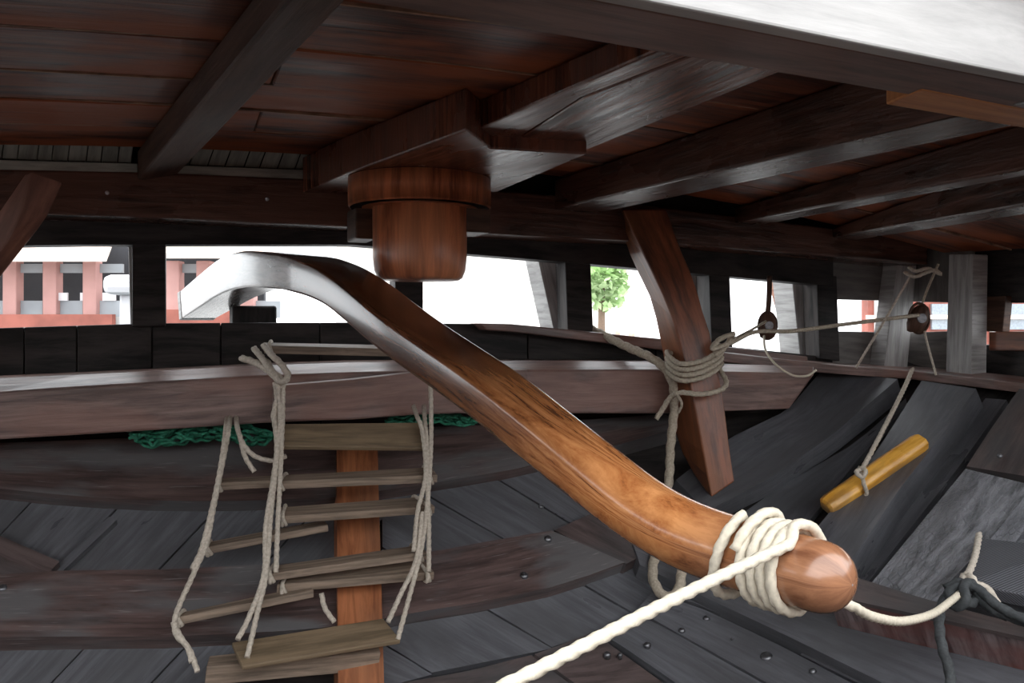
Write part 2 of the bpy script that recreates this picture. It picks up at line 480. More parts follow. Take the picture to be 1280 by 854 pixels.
# ------------------------------------------------------------------ setting: hull skin, ceiling, stern wall, sides
mb = MB()
us_ = [-2.6 + 0.2 * i for i in range(33)]; vs_ = [-3.0 + 0.2 * i for i in range(35)]
ids = []
for u in us_:
    row = []
    for v in vs_:
        h = min(hull_h(u, v) - 0.03, 0.2)
        x, y = xy_(u, v); row.append(mb.add(W(x, y, h)))
    ids.append(row)
for i in range(len(us_) - 1):
    for j in range(len(vs_) - 1):
        mb.face((ids[i][j], ids[i + 1][j], ids[i + 1][j + 1], ids[i][j + 1]),
                ((us_[i], vs_[j]), (us_[i + 1], vs_[j]), (us_[i + 1], vs_[j + 1]), (us_[i], vs_[j + 1])), True)
floor = mb.build('floor', M['black'], kind='structure')
sol = floor.modifiers.new('solid', 'SOLIDIFY'); sol.thickness = 0.08; sol.offset = -1

ceiling = empty('ceiling', W(0.5, 2.2, 0.6), kind='structure')
def deck_plank(v0, v1, ua, ub, dz, mat):
    mb = MB(); rings = []
    n = 12
    for i in range(n + 1):
        u = ua + (ub - ua) * i / n
        h, h1 = deck_h(u, v0) + dz, deck_h(u, v1) + dz
        r = []
        for (v, z) in ((v0, h), (v1, h1), (v1, h1 + 0.05), (v0, h + 0.05)):
            x, y = xy_(u, v); r.append(W(x, y, z))
        rings.append(r)
    mb.loft(rings)
    return mb.build('plank', mat, ceiling, bevel=0.004, seg=1)
vv = [0.95, 1.28, 1.60, 1.915, 2.25, 2.56, 2.88, 3.25]
for i in range(len(vv) - 1):
    cuts = [-2.5] + ([0.2, 2.0] if i % 2 else [-0.9, 1.25]) + [3.7]
    for a, b in zip(cuts, cuts[1:]):
        deck_plank(vv[i] + 0.004, vv[i + 1] - 0.004, a + 0.002, b - 0.002, random.uniform(-0.006, 0.004), M['deck'])

for v in vv[1:-1]:
    mb = MB(); rings = []
    for i in range(13):
        u = -2.5 + 6.2 * i / 12; h = deck_h(u, v) - 0.001 + 0.004 * math.sin(u * 9 + v * 7); r = []
        for (vq, z) in ((v - 0.0042, h), (v + 0.0042, h), (v + 0.0042, h + 0.03), (v - 0.0042, h + 0.03)):
            x, y = xy_(u, vq); r.append(W(x, y, z))
        rings.append(r)
    mb.loft(rings).build('caulking', M['caulk'], ceiling)

# top skin of the deck so that no daylight leaks between planks
mb = MB(); rings = []
for i in range(13):
    u = -2.5 + 6.2 * i / 12; r = []
    for (v, z) in ((0.9, deck_h(u, 0.9) + 0.056), (3.62, deck_h(u, 3.62) + 0.056), (3.62, deck_h(u, 3.62) + 0.09), (0.9, deck_h(u, 0.9) + 0.09)):
        x, y = xy_(u, v); r.append(W(x, y, z))
    rings.append(r)
mb.loft(rings).build('deck_skin', M['black'], ceiling)

wall_back = empty('wall_back', onT(450, 560, 3.55), kind='structure')
def tplate(name, top, bot, D, th, mat, parent=wall_back, bevel=0.004, **kw):
    """upright board on the stern wall from matching top and bottom sight lines"""
    rings = []
    for a, b in zip(top, bot):
        p, q = onT(a[0], a[1], D), onT(b[0], b[1], D)
        k = Vector((NV[0], NV[1], 0)) * th
        rings.append([q, p, p + k, q + k])
    return MB().loft(rings).build(name, mat, parent, bevel=bevel, **kw)

def pair(xs, ftop, fbot):
    return [(x, ftop(x)) for x in xs], [(x, fbot(x)) for x in xs]
def interp(tab):
    def f(x):
        if x <= tab[0][0]: return tab[0][1]
        for (a, ya), (b, yb) in zip(tab, tab[1:]):
            if x <= b: return ya + (yb - ya) * (x - a) / (b - a)
        return tab[-1][1]
    return f
win_top = interp([(-300, 312), (100, 306), (440, 306), (590, 318), (735, 330), (1020, 356), (1040, 374), (1300, 382)])
win_top_hi = interp([(-300, 312), (100, 306), (440, 306), (590, 318), (735, 330), (1020, 356), (1200, 366)])
sill = interp([(-300, 422), (0, 410), (200, 404), (440, 403), (600, 405), (740, 417), (900, 432), (1040, 447), (1200, 460)])
xs = [-420, -200, 0, 100, 270, 440, 590, 735, 880, 1042]
t, b = pair(xs, lambda x: 150, win_top_hi)
tplate('fascia', t, b, 3.455, 0.10, M['black'])
t, b = pair([-420, -100, 200, 450, 700, 950, 1130], lambda x: sill(x) + 3, lambda x: 600)
tplate('backing', t, b, 3.57, 0.03, M['black'])
# low boards under the openings
seams = [-420, -260, -110, 30, 96, 190, 276, 400, 520, 660, 820, 960, 1130]
for a, c in zip(seams, seams[1:]):
    xs = [a + 0.6, (a + c) / 2, c - 0.6]
    t, b = pair(xs, sill, lambda x: 600)
    tplate('board', t, b, 3.5 + random.uniform(-0.004, 0.004), 0.06, M['black'])
# posts between the openings
for (x0, x1, y1) in ((165, 207, 0), (494, 529, 0), (706, 738, 0), (886, 912, 0), (1021, 1046, 0), (-200, -150, 0)):
    dx = 0 if x0 < 600 else 4
    t = [(x0, win_top_hi(x0) - 12), (x1, win_top_hi(x1) - 12)]
    b = [(x0 + dx, sill(x0) + 4), (x1 + dx, sill(x1) + 4)]
    tplate('window_post', t, b, 3.47, 0.11, M['black'])
# pale weathered jambs standing just outside
for poly in ([(672, 322), (709, 322), (712, 412), (692, 412)], [(858, 338), (890, 338), (893, 430), (880, 430)],
             [(990, 350), (1023, 352), (1026, 445), (1000, 443)], [(160, 303), (167, 303), (170, 410), (163, 410)]):
    f = [onT(p[0], p[1], 3.60) for p in poly]
    k = Vector((NV[0], NV[1], 0)) * 0.16
    ngon_prism(f, [p + k for p in f]).build('jamb', M['grey'], wall_back, bevel=0.004)
# brown outer timber behind the last jamb, and the reddish cap on the sill
f = [onT(p[0], p[1], 3.78) for p in ((974, 348), (992, 348), (1001, 445), (990, 445), (986, 395))]
ngon_prism(f, [p + Vector((NV[0], NV[1], 0)) * 0.1 for p in f]).build('jamb', M['worn'], wall_back, bevel=0.004)
cap_t = [(600, 404), (640, 405), (740, 415), (830, 424), (930, 436), (1010, 446)]
cap_b = [(608, 413), (640, 415), (740, 427), (830, 438), (930, 449), (1010, 458)]
tplate('sill_cap', cap_t, cap_b, 3.40, 0.15, M['clamp'], bevel=0.006)
# pale ledge and short boards above the cross beam
def Hpt(px, py, D): return onT(px, py, D)
ed = interp([(-330, 191), (-60, 199), (0, 200), (160, 205), (400, 214), (460, 216)])
for seg in ((-330, 172), (214, 405)):
    xs = [seg[0], (seg[0] + seg[1]) / 2, seg[1]]
    t, b = pair(xs, lambda x: ed(x) - 1, lambda x: ed(x) + 13)
    tplate('ledge', t, b, 3.29, 0.1, M['strip'], bevel=0.003)
    x = seg[0]
    while x < seg[1] - 8:
        w = random.uniform(17, 25)
        x1 = min(x + w, seg[1])
        # short board leaning from the ledge up to the deck
        lean = 12 if x > 200 else 4
        p = [onT(x + 0.8, ed(x) - 2, 3.33), onT(x1 - 0.8, ed(x1) - 2, 3.33), onT(x1 - 0.8 + lean, ed(x1) - 34, 3.262), onT(x + 0.8 + lean, ed(x) - 34, 3.262)]
        k = Vector((NV[0], NV[1], -0.0)) * 0.02
        ngon_prism(p, [q + k for q in p]).build('board', M['strip'], wall_back)
        x = x1

# starboard side above the ledge
wall_right = empty('wall_right', onU(1230, 470, 3.6), kind='structure')
def uplate(name, poly, uu, th, mat, parent=wall_right, bevel=0.004):
    f = [onU(p[0], p[1], uu) for p in poly]
    k = Vector((NU[0], NU[1], 0)) * th
    return ngon_prism(f, [p + k for p in f]).build(name, mat, parent, bevel=bevel)
# corner bay of the stern wall with a lower, narrower opening
def tpoly(name, poly, D, th, mat, parent=wall_right, bevel=0.004):
    f = [onT(p[0], p[1], D) for p in poly]
    k = Vector((NV[0], NV[1], 0)) * th
    return ngon_prism(f, [p + k for p in f]).build(name, mat, parent, bevel=bevel)
M['greyboard'] = wood('grey_brown_board', (0.10, 0.09, 0.085), (0.17, 0.155, 0.145), 0.6, 0.1, (4, 30), 0.3)
tpoly('board', [(1034, 225), (1160, 225), (1160, 377), (1034, 374)], 3.5, 0.05, M['greyboard'])
tpoly('board', [(1040, 414), (1145, 416), (1145, 475), (1040, 470)], 3.5, 0.05, M['greyboard'])
uplate('board', [(1128, 215), (1215, 200), (1215, 379), (1128, 377)], 3.62, 0.05, M['greyboard'])
uplate('board', [(1128, 416), (1215, 413), (1215, 480), (1128, 475)], 3.62, 0.05, M['greyboard'])
uplate('board', [(1200, 205), (1420, 170), (1420, 378), (1200, 379)], 3.64, 0.05, M['black'])
uplate('board', [(1213, 372), (1257, 370), (1253, 415), (1213, 414)], 3.60, 0.05, M['block'])
uplate('board', [(1213, 430), (1420, 440), (1420, 520), (1213, 490)], 3.64, 0.05, M['black'])
uplate('board', [(1236, 415), (1420, 412), (1420, 442), (1236, 438)], 3.58, 0.05, M['knee'])
uplate('window_post', [(1186, 318), (1216, 318), (1214, 478), (1182, 474)], 3.5, 0.1, M['grey'])
tpoly('window_post', [(1122, 330), (1146, 330), (1134, 466), (1104, 464)], 3.4, 0.1, M['grey'])

# port side, mostly out of the picture
wall_left = empty('wall_left', W(*xy_(-2.45, 2.4), -0.3), kind='structure')
def side_rows(uu, sg, rows, v0, v1, parent):
    for (za, zb) in rows:
        p = [W(*xy_(uu, v), z) for (v, z) in ((v0, za), (v1, za), (v1, zb), (v0, zb))]
        k = Vector((NU[0], NU[1], 0)) * 0.05 * sg
        ngon_prism(p, [q + k for q in p]).build('plank', M['beam'], parent, bevel=0.004)
side_rows(-2.42, -1, ((-0.44, -0.225), (-0.22, 0.0), (0.32, 0.64)), 1.0, 3.6, wall_left)  # gap above the low rows: unseen opening added for light from port
for v in (1.02, 1.75, 2.55, 3.4): side_rows(-2.40, -1, ((-0.05, 0.36),), v, v + 0.14, wall_left)
side_rows(3.66, 1, ((-0.40, -0.05), (0.14, 0.40), (0.40, 0.62)), 1.0, 2.42, wall_right)
for v in (1.02, 1.7): side_rows(3.62, 1, ((-0.10, 0.20),), v, v + 0.14, wall_right)

# unseen bulwarks and forward bulkhead, added behind the viewer to block low sky light
wall_front_blocker = empty('wall_front_blocker', W(*xy_(0.6, -3.4), -1.0), kind='structure')
for i in range(14):
    u0 = -2.5 + i * 0.44
    p = [W(*xy_(u0 + 0.004, -3.4), -1.6), W(*xy_(u0 + 0.436, -3.4), -1.6), W(*xy_(u0 + 0.436, -3.4), 0.85), W(*xy_(u0 + 0.004, -3.4), 0.85)]
    k = Vector((-NV[0], -NV[1], 0)) * 0.06
    ngon_prism(p, [q + k for q in p]).build('plank', M['header'], wall_front_blocker)
for (uu, par, sg) in ((3.72, wall_right, 1), (-2.48, wall_left, -1)):
    for i in range(3):
        z0 = -0.45 + i * 0.25
        p = [W(*xy_(uu, -3.4), z0), W(*xy_(uu, 1.0), z0), W(*xy_(uu, 1.0), z0 + 0.245), W(*xy_(uu, -3.4), z0 + 0.245)]
        k = Vector((NU[0], NU[1], 0)) * 0.06 * sg
        ngon_prism(p, [q + k for q in p]).build('plank', M['header'], par)

# ------------------------------------------------------------------ deck beams
def beam4(name, near_l, near_r, far_l, far_r, Hn, Hf, top_gap, mat, label, cat='beam', ext=0.0, bevel=0.008, group=None):
    """beam whose underside runs between four sight lines, near end Hn and far end Hf above the eye"""
    a, b_ = onZ(*near_l, Hn), onZ(*near_r, Hn)
    if isinstance(Hf, tuple): c, d_ = onT(*far_l, Hf[0]), onT(*far_r, Hf[0])
    else: c, d_ = onZ(*far_l, Hf), onZ(*far_r, Hf)
    if ext:
        e = (a - c).normalized() * ext
        a = a + e; b_ = b_ + e
    def up(p):
        u, v = uv_(p.x, p.y)
        return Vector((p.x, p.y, EYE + deck_h(u, v) - top_gap))
    rings = []
    n = 6
    for i in range(n + 1):
        t = i / n
        l, r = a.lerp(c, t), b_.lerp(d_, t)
        rings.append([l, r, up(r), up(l)])
    return MB().loft(rings).build(name, mat, bevel=bevel, label=label, cat=cat, group=group)

beam4('deck_beam', (357, 2), (430, 2), (172, 226), (222, 218), 0.515, (3.28,), 0.008, M['beam_dull'],
      'square dark deck beam crossing bare red planks, between the worn red knee and the mast partner', ext=0.25)
beam4('deck_beam', (1175, 150), (1246, 161), (693, 262), (746, 267), 0.425, (3.28,), 0.008, M['beam'],
      'deep dark deck beam with glossy underside nearest the mast partner on its starboard side', ext=0.35)
beam4('deck_beam', (1280, 212), (1302, 214), (918, 279), (950, 282), 0.41, (3.28,), 0.008, M['beam'],
      'slim dark deck beam in the middle of the three starboard of the mast stub', ext=0.4)
beam4('deck_beam', (1280, 257), (1318, 262), (1040, 297), (1072, 300), 0.365, (3.28,), 0.008, M['beam'],
      'slim dark deck beam closest to the starboard side of the hull', ext=0.4)

# cross beam along the stern
top = interp([(-250, 205), (-60, 211), (160, 214), (440, 226), (700, 244), (900, 268), (1060, 288), (1170, 300)])
bot = interp([(-250, 256), (56, 268), (200, 273), (439, 284), (620, 293), (835, 304), (1050, 322), (1170, 332)])
rings = []
for x in (-250, -100, 56, 200, 330, 440, 560, 690, 835, 950, 1050, 1160):
    a, b = onT(x, bot(x), 3.28), onT(x, top(x), 3.28)
    k = Vector((NV[0], NV[1], 0)) * 0.24
    rings.append([a, b, b + k, a + k])
MB().loft(rings).build('stern_beam', M['beam'], bevel=0.008, label='long dark cambered cross beam running over the row of stern openings', cat='beam')
# small white bolts on it
for i, (x, y) in enumerate(((134, 241), (334, 249))):
    c = onT(x, y, 3.275)
    mb = MB()
    rr = [[c + Vector((NU[0], NU[1], 0)) * math.cos(a) * r + Vector((0, 0, 1)) * math.sin(a) * r - Vector((NV[0], NV[1], 0)) * h for a in [k * math.pi / 4 for k in range(8)]] for r, h in ((0.007, -0.01), (0.007, 0.003), (0.003, 0.006))]
    mb.loft(rr, smooth=True).build('bolt', M['whitewash'], bpy.data.objects['stern_beam'])

# header beam at the open edge of the deck, lit by the sky
hb = []; hf = []
for (x, d_) in ((-1.6, None), (-0.8, None), (0.0, None), (0.415, None), (0.872, None), (1.6, None), (2.6, None)):
    y0 = 1.21 + (x - 0.415) * 0.481
    n = Vector((-0.434, 0.901, 0))
    hb.append([W(x, y0, 0.42) + n * 0.03, W(x, y0, 0.42) + n * 0.175, W(x, y0, 0.66) + n * 0.175, W(x, y0, 0.68) + n * 0.03])
    hf.append([W(x, y0, 0.418), W(x, y0, 0.418) + n * 0.032, W(x, y0, 0.70) + n * 0.032, W(x, y0, 0.70)])
hbo = MB().loft(hb).build('header_beam', M['header'], bevel=0.008, label='thick header beam at the open deck edge with a face painted pale for daylight', cat='beam')
MB().loft(hf).build('daylight_board', M['day_face'], hbo, bevel=0.004)  # added board, its pale colour paints daylight onto the beam's face
# orange block behind the header
p = [onZ(1107, 131, 0.418), onZ(1152, 112, 0.418), onZ(1300, 141, 0.418), onZ(1300, 164, 0.418)]
MB().loft([p, [q + Vector((0, 0, 0.06)) for q in p]]).build('filler_plank', M['orange'], bevel=0.004, label='short bright orange plank tucked behind the header beam', cat='plank')

# mast partner: wide plank plus thicker trapezoid block, two parts
root = empty('mast_partner', onZ(560, 200, 0.5), 'broad red brown mast partner bolted under the deck around the mast stub', 'partner')
def slabZ(poly, H, topf, mat, name, parent, bevel=0.006):
    p = [onZ(x, y, H) for x, y in poly]
    q = [Vector((a.x, a.y, EYE + deck_h(*uv_(a.x, a.y)) - 0.006)) for a in p]
    return MB().loft([p, q]).build(name, mat, parent, bevel=bevel)
slabZ([(835, 58), (872, 66), (727, 122), (640, 178), (590, 164)], 0.537, None, M['partner'], 'partner_plank', root)
slabZ([(874, 66), (987, 86), (735, 187), (660, 196), (642, 178), (729, 122)], 0.538, None, M['partner'], 'partner_plank', root)
slabZ([(583, 163), (614, 186), (734, 193), (622, 240), (378, 241), (432, 218)], 0.50, None, M['partner'], 'partner_block', root)

# mast stub hanging from the partner
mc = Vector((-0.32, 2.93, 0))
root = empty('mast_stub', W(mc.x, mc.y, 0.155), 'varnished round mast stub with a collar hanging below the mast partner', 'mast')
def lathe(prof, c, n=48, facet=0.0, smooth=True):
    rings = []
    for r, h in prof:
        rings.append([W(c.x + r * (1 + facet * (1 if k % 6 < 3 else 0)) * math.cos(2 * math.pi * k / n), c.y + r * math.sin(2 * math.pi * k / n), h) for k in range(n)])
    return MB().loft(rings, smooth=smooth)
o = lathe([(0.02, 0.150), (0.135, 0.152), (0.148, 0.160), (0.158, 0.185), (0.163, 0.23), (0.164, 0.45)], mc, 40).build('stub', M['mast'], root)
o = lathe([(0.16, 0.400), (0.240, 0.400), (0.240, 0.400), (0.246, 0.406), (0.246, 0.406), (0.247, 0.45), (0.246, 0.499)], mc, 56)
# collar with rings of grain: uv follows the height
o = o.build('collar', M['mast'], root)
for (px, py0, py1, w) in ((452, 262, 301, 26), (588, 258, 293, 34)):
    c = at(px, (py0 + py1) / 2, 3.0)
    hgt = (py1 - py0) * 3.0 / F
    MB().box(c, w * 3.0 / F, 0.16, hgt, 0.38).build('wedge', M['block'], root, bevel=0.006)

# ------------------------------------------------------------------ clamp beam under the openings, its scarfed piece
ct = interp([(-300, 512), (-40, 494), (98, 484), (331, 470), (500, 464), (640, 463), (824, 463), (1010, 468)])
cb = interp([(-300, 572), (-40, 552), (150, 541), (331, 529), (440, 524), (512, 517), (640, 517), (827, 517), (1010, 511)])
cbk = interp([(-300, 488), (-40, 475), (0, 473), (160, 466), (300, 458), (440, 453), (632, 451), (820, 452), (1010, 459)])
rings = []
for x in (-300, -150, 0, 98, 220, 331, 440, 540, 640, 740, 824, 910, 1000):
    xe = x + 18 if x == 1000 else x; xl = x - 14 if x == 1000 else x      # the last end is cut on the slant of the hull
    a, b, b2 = onT(xl, cb(x), 3.15), onT(xe, ct(x), 3.15), onT(xe, cbk(x), 3.24)
    k = Vector((NV[0], NV[1], 0)) * 0.2
    c = b2 + k; e = Vector((c.x, c.y, a.z))
    rings.append([a, b, b2, c, e])
MB().loft(rings).build('clamp_beam', M['clamp'], bevel=0.008, label='thick grey brown stern timber with a glossy top, under the openings and carrying the rope ladders', cat='timber')
rings = []
for i, x in enumerate((342, 346, 356, 440, 520, 600, 660)):
    yt = {342: 489, 346: 484, 356: 481}.get(x, interp([(356, 481), (440, 474), (494, 466), (660, 462)])(x))
    yb = {342: 515, 346: 522, 356: 527}.get(x, interp([(356, 527), (440, 525), (512, 519), (660, 514)])(x))
    a, b = onT(x, yb, 3.085), onT(x, yt, 3.085)
    k = Vector((NV[0], NV[1], 0)) * 0.06
    rings.append([a, b, b + k, a + k])
MB().loft(rings).build('scarf_plank', M['clamp'], bevel=0.008, label='round ended plank lapped onto the front of the stern timber behind the ladder rungs', cat='plank')

# stern timbers lying on the sloping hull
A = [(-330, 566), (-60, 556), (150, 548), (340, 540), (500, 535), (650, 530), (830, 518)]
B = [(-330, 588), (-60, 604), (0, 611), (98, 621), (193, 626), (279, 627), (420, 622), (546, 603), (632, 589), (750, 562), (860, 532)]
slab_mb(A, B, 0.09, 0.11, 22, 4).build('stern_timber', M['timber'], label='upper curved dark stern timber on the hull, right under the clamp timber', cat='timber')
A = [(-330, 738), (-60, 722), (80, 713), (208, 712), (340, 705), (440, 700), (536, 691), (598, 679), (689, 663)]
B = [(-330, 800), (-60, 797), (101, 796), (205, 796), (340, 790), (440, 782), (505, 768), (598, 753), (700, 732), (781, 703)]
o = slab_mb(A, B, 0.09, 0.11, 24, 4).build('stern_timber', M['timber'], label='lower broad scuffed stern timber lying across the hull behind the ladder feet', cat='timber')
lower_timber = o

slab_mb([(693, 663), (735, 684), (783, 705)], [(748, 638), (785, 664), (814, 688)], 0.088, 0.10, 8, 4).build('tail_plank', M['hull_brown'], bevel=0.004,
    label='short grey brown plank butting against the slanted tip of the lower stern timber', cat='plank')
# stern post
A = [(421, 562), (421, 640), (422, 740), (423, 890)]
B = [(472, 560), (474, 640), (477, 740), (481, 890)]
slab_mb(A, B, 0.125, 0.16, 10, 3).build('stern_post', M['post'], label='upright orange brown stern post standing behind the rope ladder', cat='post')

# planks of the hull skin
def plank(A, B, off=0.02, th=0.04, mat='hull', n=10, m=3):
    return slab_mb(A, B, off + random.uniform(-0.003, 0.003), th, n, m, 0.001).build('plank', M[mat], floor, bevel=0.003, seg=1)
def L(x690, y): return x690 - (y - 690) * 0.95
sx = [-500, -380, -260, -140, -20, 95, 220, 345, 440]
for a, c in zip(sx, sx[1:]):
    A = [(L(a, y) + 1.5, y) for y in (560, 640, 720, 800, 880)]
    B = [(L(c, y) - 1.5, y) for y in (560, 640, 720, 800, 880)]
    plank(A, B, 0.02)
seam_lines = [[(478, 856), (496, 856)], [(478, 804), (540, 842)], [(478, 685), (690, 810)], [(478, 587), (800, 772)], [(545, 552), (855, 742)], [(670, 556), (900, 724)]]
for p, q in zip(seam_lines, seam_lines[1:]):
    plank([(x, y - 1.2) for x, y in p], [(x, y + 1.2) for x, y in q], 0.02)
# left: overlapping plank
slab_mb([(-160, 600), (74, 702)], [(-200, 790), (-2, 787)], 0.085, 0.05, 8, 4).build('plank', M['hull_brown'], floor, bevel=0.004)
slab_mb([(62, 716), (136, 646)], [(70, 722), (146, 650)], 0.05, 0.05, 6, 2).build('batten', M['hull'], floor)
# margin boards and bottom planks that run fore and aft
plank([(488, 857), (598, 836), (664, 819)], [(500, 885), (615, 880), (735, 868)], 0.03, mat='hull_brown')
plank([(668, 818), (704, 805), (741, 790)], [(738, 868), (790, 868), (846, 866)], 0.05, 0.06, mat='hull_brown')
plank([(745, 787), (775, 806), (848, 856), (880, 880)], [(790, 765), (829, 784), (897, 822), (990, 875)], 0.055, 0.06)
plank([(795, 763), (829, 781), (897, 819), (1000, 877)], [(815, 741), (872, 758), (973, 806), (1100, 872)], 0.06, 0.06)
plank([(819, 738), (872, 755), (936, 785), (970, 800)], [(835, 727), (892, 754), (950, 782), (986, 798)], 0.06, 0.06)
plank([(1000, 818), (1040, 838), (1110, 872)], [(1012, 812), (1058, 833), (1130, 868)], 0.06, 0.06)
# stringer
slab_mb([(790, 676), (900, 716), (1060, 772), (1200, 812), (1340, 850)], [(800, 706), (861, 737), (986, 796), (1100, 852), (1190, 900)], 0.10, 0.09, 18, 4).build(
    'stringer', M['hull'], bevel=0.006, label='long pale grey stringer plank sloping along the hull below the tiller grip', cat='plank')
# iron bolts
def bolt(px, py, off, r, parent):
    c, n = hit(px, py, off)
    s = n.cross(Vector((1, 0, 0))).normalized(); t_ = n.cross(s)
    prof = [(r, -0.01), (r, 0.003), (r * 0.8, 0.008), (r * 0.35, 0.011)]
    rings = [[c + s * math.cos(k * math.pi / 5) * q + t_ * math.sin(k * math.pi / 5) * q + n * h for k in range(10)] for q, h in prof]
    MB().loft(rings, smooth=True).build('bolt', M['iron'], parent)
for (x, y, r) in ((809, 807, .013), (852, 789, .013), (883, 774, .013), (759, 819, .013), (775, 820, .009), (958, 821, .022), (1016, 840, .013), (915, 800, .006),
                  (3, 736, .015), (676, 634, .012), (622, 745, .008)):
    bolt(x, y, 0.06 if x > 740 else (0.085 if x < 50 else 0.02), r, floor)
for (x, y) in ((685, 674), (655, 720)): bolt(x, y, 0.09, 0.016, lower_timber)

# starboard frames
slab_mb([(1028, 462), (984, 513), (913, 547), (845, 600)], [(1122, 474), (1100, 493), (1040, 544), (964, 597), (883, 640)], 0.10, 0.11, 16, 5).build(
    'futtock_timber', M['hull'], bevel=0.004, label='widest dark grey hull frame, scratched, running down to the foot of the red knee', cat='timber')
slab_mb([(1152, 476), (1100, 558), (1060, 612), (1017, 665), (970, 725)], [(1220, 486), (1184, 535), (1124, 612), (1078, 680), (1030, 748)], 0.10, 0.11, 16, 5).build(
    'futtock_timber', M['hull'], bevel=0.004, label='dark grey hull frame on which the yellow wooden toggle lies', cat='timber')
slab_mb([(1207, 586), (1150, 655), (1089, 729), (1070, 752)], [(1292, 607), (1240, 672), (1164, 752), (1140, 776)], 0.115, 0.12, 16, 5).build(
    'futtock_timber', M['hull_rough'], bevel=0.004, label='pale crazed hull frame with cracked tar beside the woven mat', cat='timber')
slab_mb([(1274, 486), (1240, 534), (1208, 583)], [(1380, 500), (1360, 560), (1340, 605)], 0.095, 0.06, 8, 5).build(
    'hull_plank', M['hull_brown'], bevel=0.004, label='red brown plank with one bolt above the crazed hull frame', cat='plank')
bolt(1250, 571, 0.095, 0.010, bpy.data.objects['hull_plank'])
plank([(1132, 498), (1072, 552), (976, 608), (900, 662)], [(1134, 505), (1080, 566), (998, 668), (955, 720)], 0.005)
plank([(1232, 498), (1198, 545), (1138, 624), (1048, 755)], [(1258, 500), (1194, 590), (1118, 686), (1066, 752)], 0.005)
plank([(890, 655), (930, 640), (1000, 690)], [(850, 690), (900, 720), (990, 760)], 0.015)
plank([(1296, 612), (1245, 676), (1180, 748)], [(1400, 600), (1380, 690), (1340, 790)], 0.03)
# step timber with a red streaked face
slab_mb([(1030, 706), (1077, 726), (1160, 752), (1340, 800)], [(1036, 748), (1085, 759), (1185, 780), (1340, 814)], 0.20, 0.11, 14, 4).build(
    'step_timber', M['streak'], bevel=0.006, label='heavy step timber with a red streaked front edge below the black rope', cat='timber')
slab_mb([(1030, 704), (1077, 724), (1160, 750), (1340, 798)], [(1036, 744), (1085, 755), (1185, 776), (1340, 810)], 0.215, 0.014, 14, 4).build('top_board', M['hull_brown'], bpy.data.objects['step_timber'])
# ledge over the frames
rings = []
for (x, y, mode) in ((900, 440, 'T'), (1000, 452, 'T'), (1080, 459, 'T'), (1135, 463, 'M'), (1210, 471, 'U'), (1280, 479, 'U'), (1380, 492, 'U')):
    if mode == 'T': a = onT(x, y, 3.3); k = Vector((NV[0], NV[1], 0)) * 0.19
    elif mode == 'U': a = onU(x, y, 3.42); k = Vector((NU[0], NU[1], 0)) * 0.17
    else: a = onT(x, y, 3.27); k = Vector((NV[0] + NU[0], NV[1] + NU[1], 0)) * 0.2
    dn = Vector((0, 0, -0.045))
    rings.append([a + dn, a, a + k + Vector((0, 0, 0.012)), a + k + dn])
MB().loft(rings).build('side_ledge', M['clamp'], bevel=0.005, label='narrow red brown ledge plank running along the starboard side below the small openings', cat='plank')

# ------------------------------------------------------------------ knees (curved standing timbers)
def strip_loft(left, crease, right, df, db, name, mat, **kw):
    n = 14
    a, b, c = resample(left, n), resample(crease, n), resample(right, n)
    rings = []
    for i in range(n):
        t = i / (n - 1)
        f = df[0] + (df[1] - df[0]) * t; g = db[0] + (db[1] - db[0]) * t
        p1, p2, p0 = at(b[i].x, b[i].y, f), at(c[i].x, c[i].y, f), at(a[i].x, a[i].y, g)
        p3 = p0 + (p2 - p1)
        rings.append([p0, p1, p2, p3])
    return MB().loft(rings).build(name, mat, bevel=0.006, **kw)
knee = strip_loft([(774, 262), (779, 300), (797, 340), (812, 371), (820, 400), (828, 440), (838, 500), (845, 550), (860, 583), (884, 616)],
           [(778, 262), (795, 300), (815, 340), (834, 380), (846, 412), (855, 446), (866, 496), (878, 560), (889, 622)],
           [(833, 262), (850, 310), (868, 350), (877, 385), (886, 410), (894, 445), (905, 500), (912, 560), (918, 602)],
           (3.62, 3.42), (3.78, 3.60), 'standing_knee', M['knee'], label='tall curved red brown knee standing from hull to beam with rope lashed round it', cat='timber')
strip_loft([(30, 218), (0, 262), (-60, 350), (-90, 400), (-125, 480)], [(70, 232), (0, 300), (-40, 356), (-75, 410), (-110, 486)], [(80, 228), (58, 275), (0, 348), (-40, 405), (-72, 482)],
           (2.74, 2.72), (2.68, 2.66), 'diagonal_knee', M['worn'], label='worn red knee slanting up to the stern beam on the port side', cat='timber')

# ------------------------------------------------------------------ tiller
def tiller_pt(px, py):
    tt = ray(px, py); tt = tt.x / tt.y
    s = (0.5 - 1.35 * tt) / (1.975 + 2.55 * tt)
    return at(px, py, 1.35 + 2.55 * s)
# centre sight lines, section width, section height, squareness
st = [(245, 383, .15, .125, .10), (270, 366, .16, .135, .10), (300, 347, .17, .142, .10), (330, 338, .175, .138, .12), (362, 339, .18, .125, .14), (395, 344, .19, .115, .16), (440, 363, .182, .098, .24),
      (512, 419, .180, .096, .32), (610, 487, .168, .098, .42), (685, 546, .152, .105, .55), (740, 590, .142, .118, .75), (800, 636, .134, .128, .92), (850, 665, .131, .131, 1),
      (900, 685, .127, .128, 1), (950, 700, .122, .123, 1), (1000, 714, .119, .120, 1), (1026, 721, .116, .117, 1)]
cen = [tiller_pt(x, y) for x, y, *_ in st]
path = catmull(cen, 0.03)
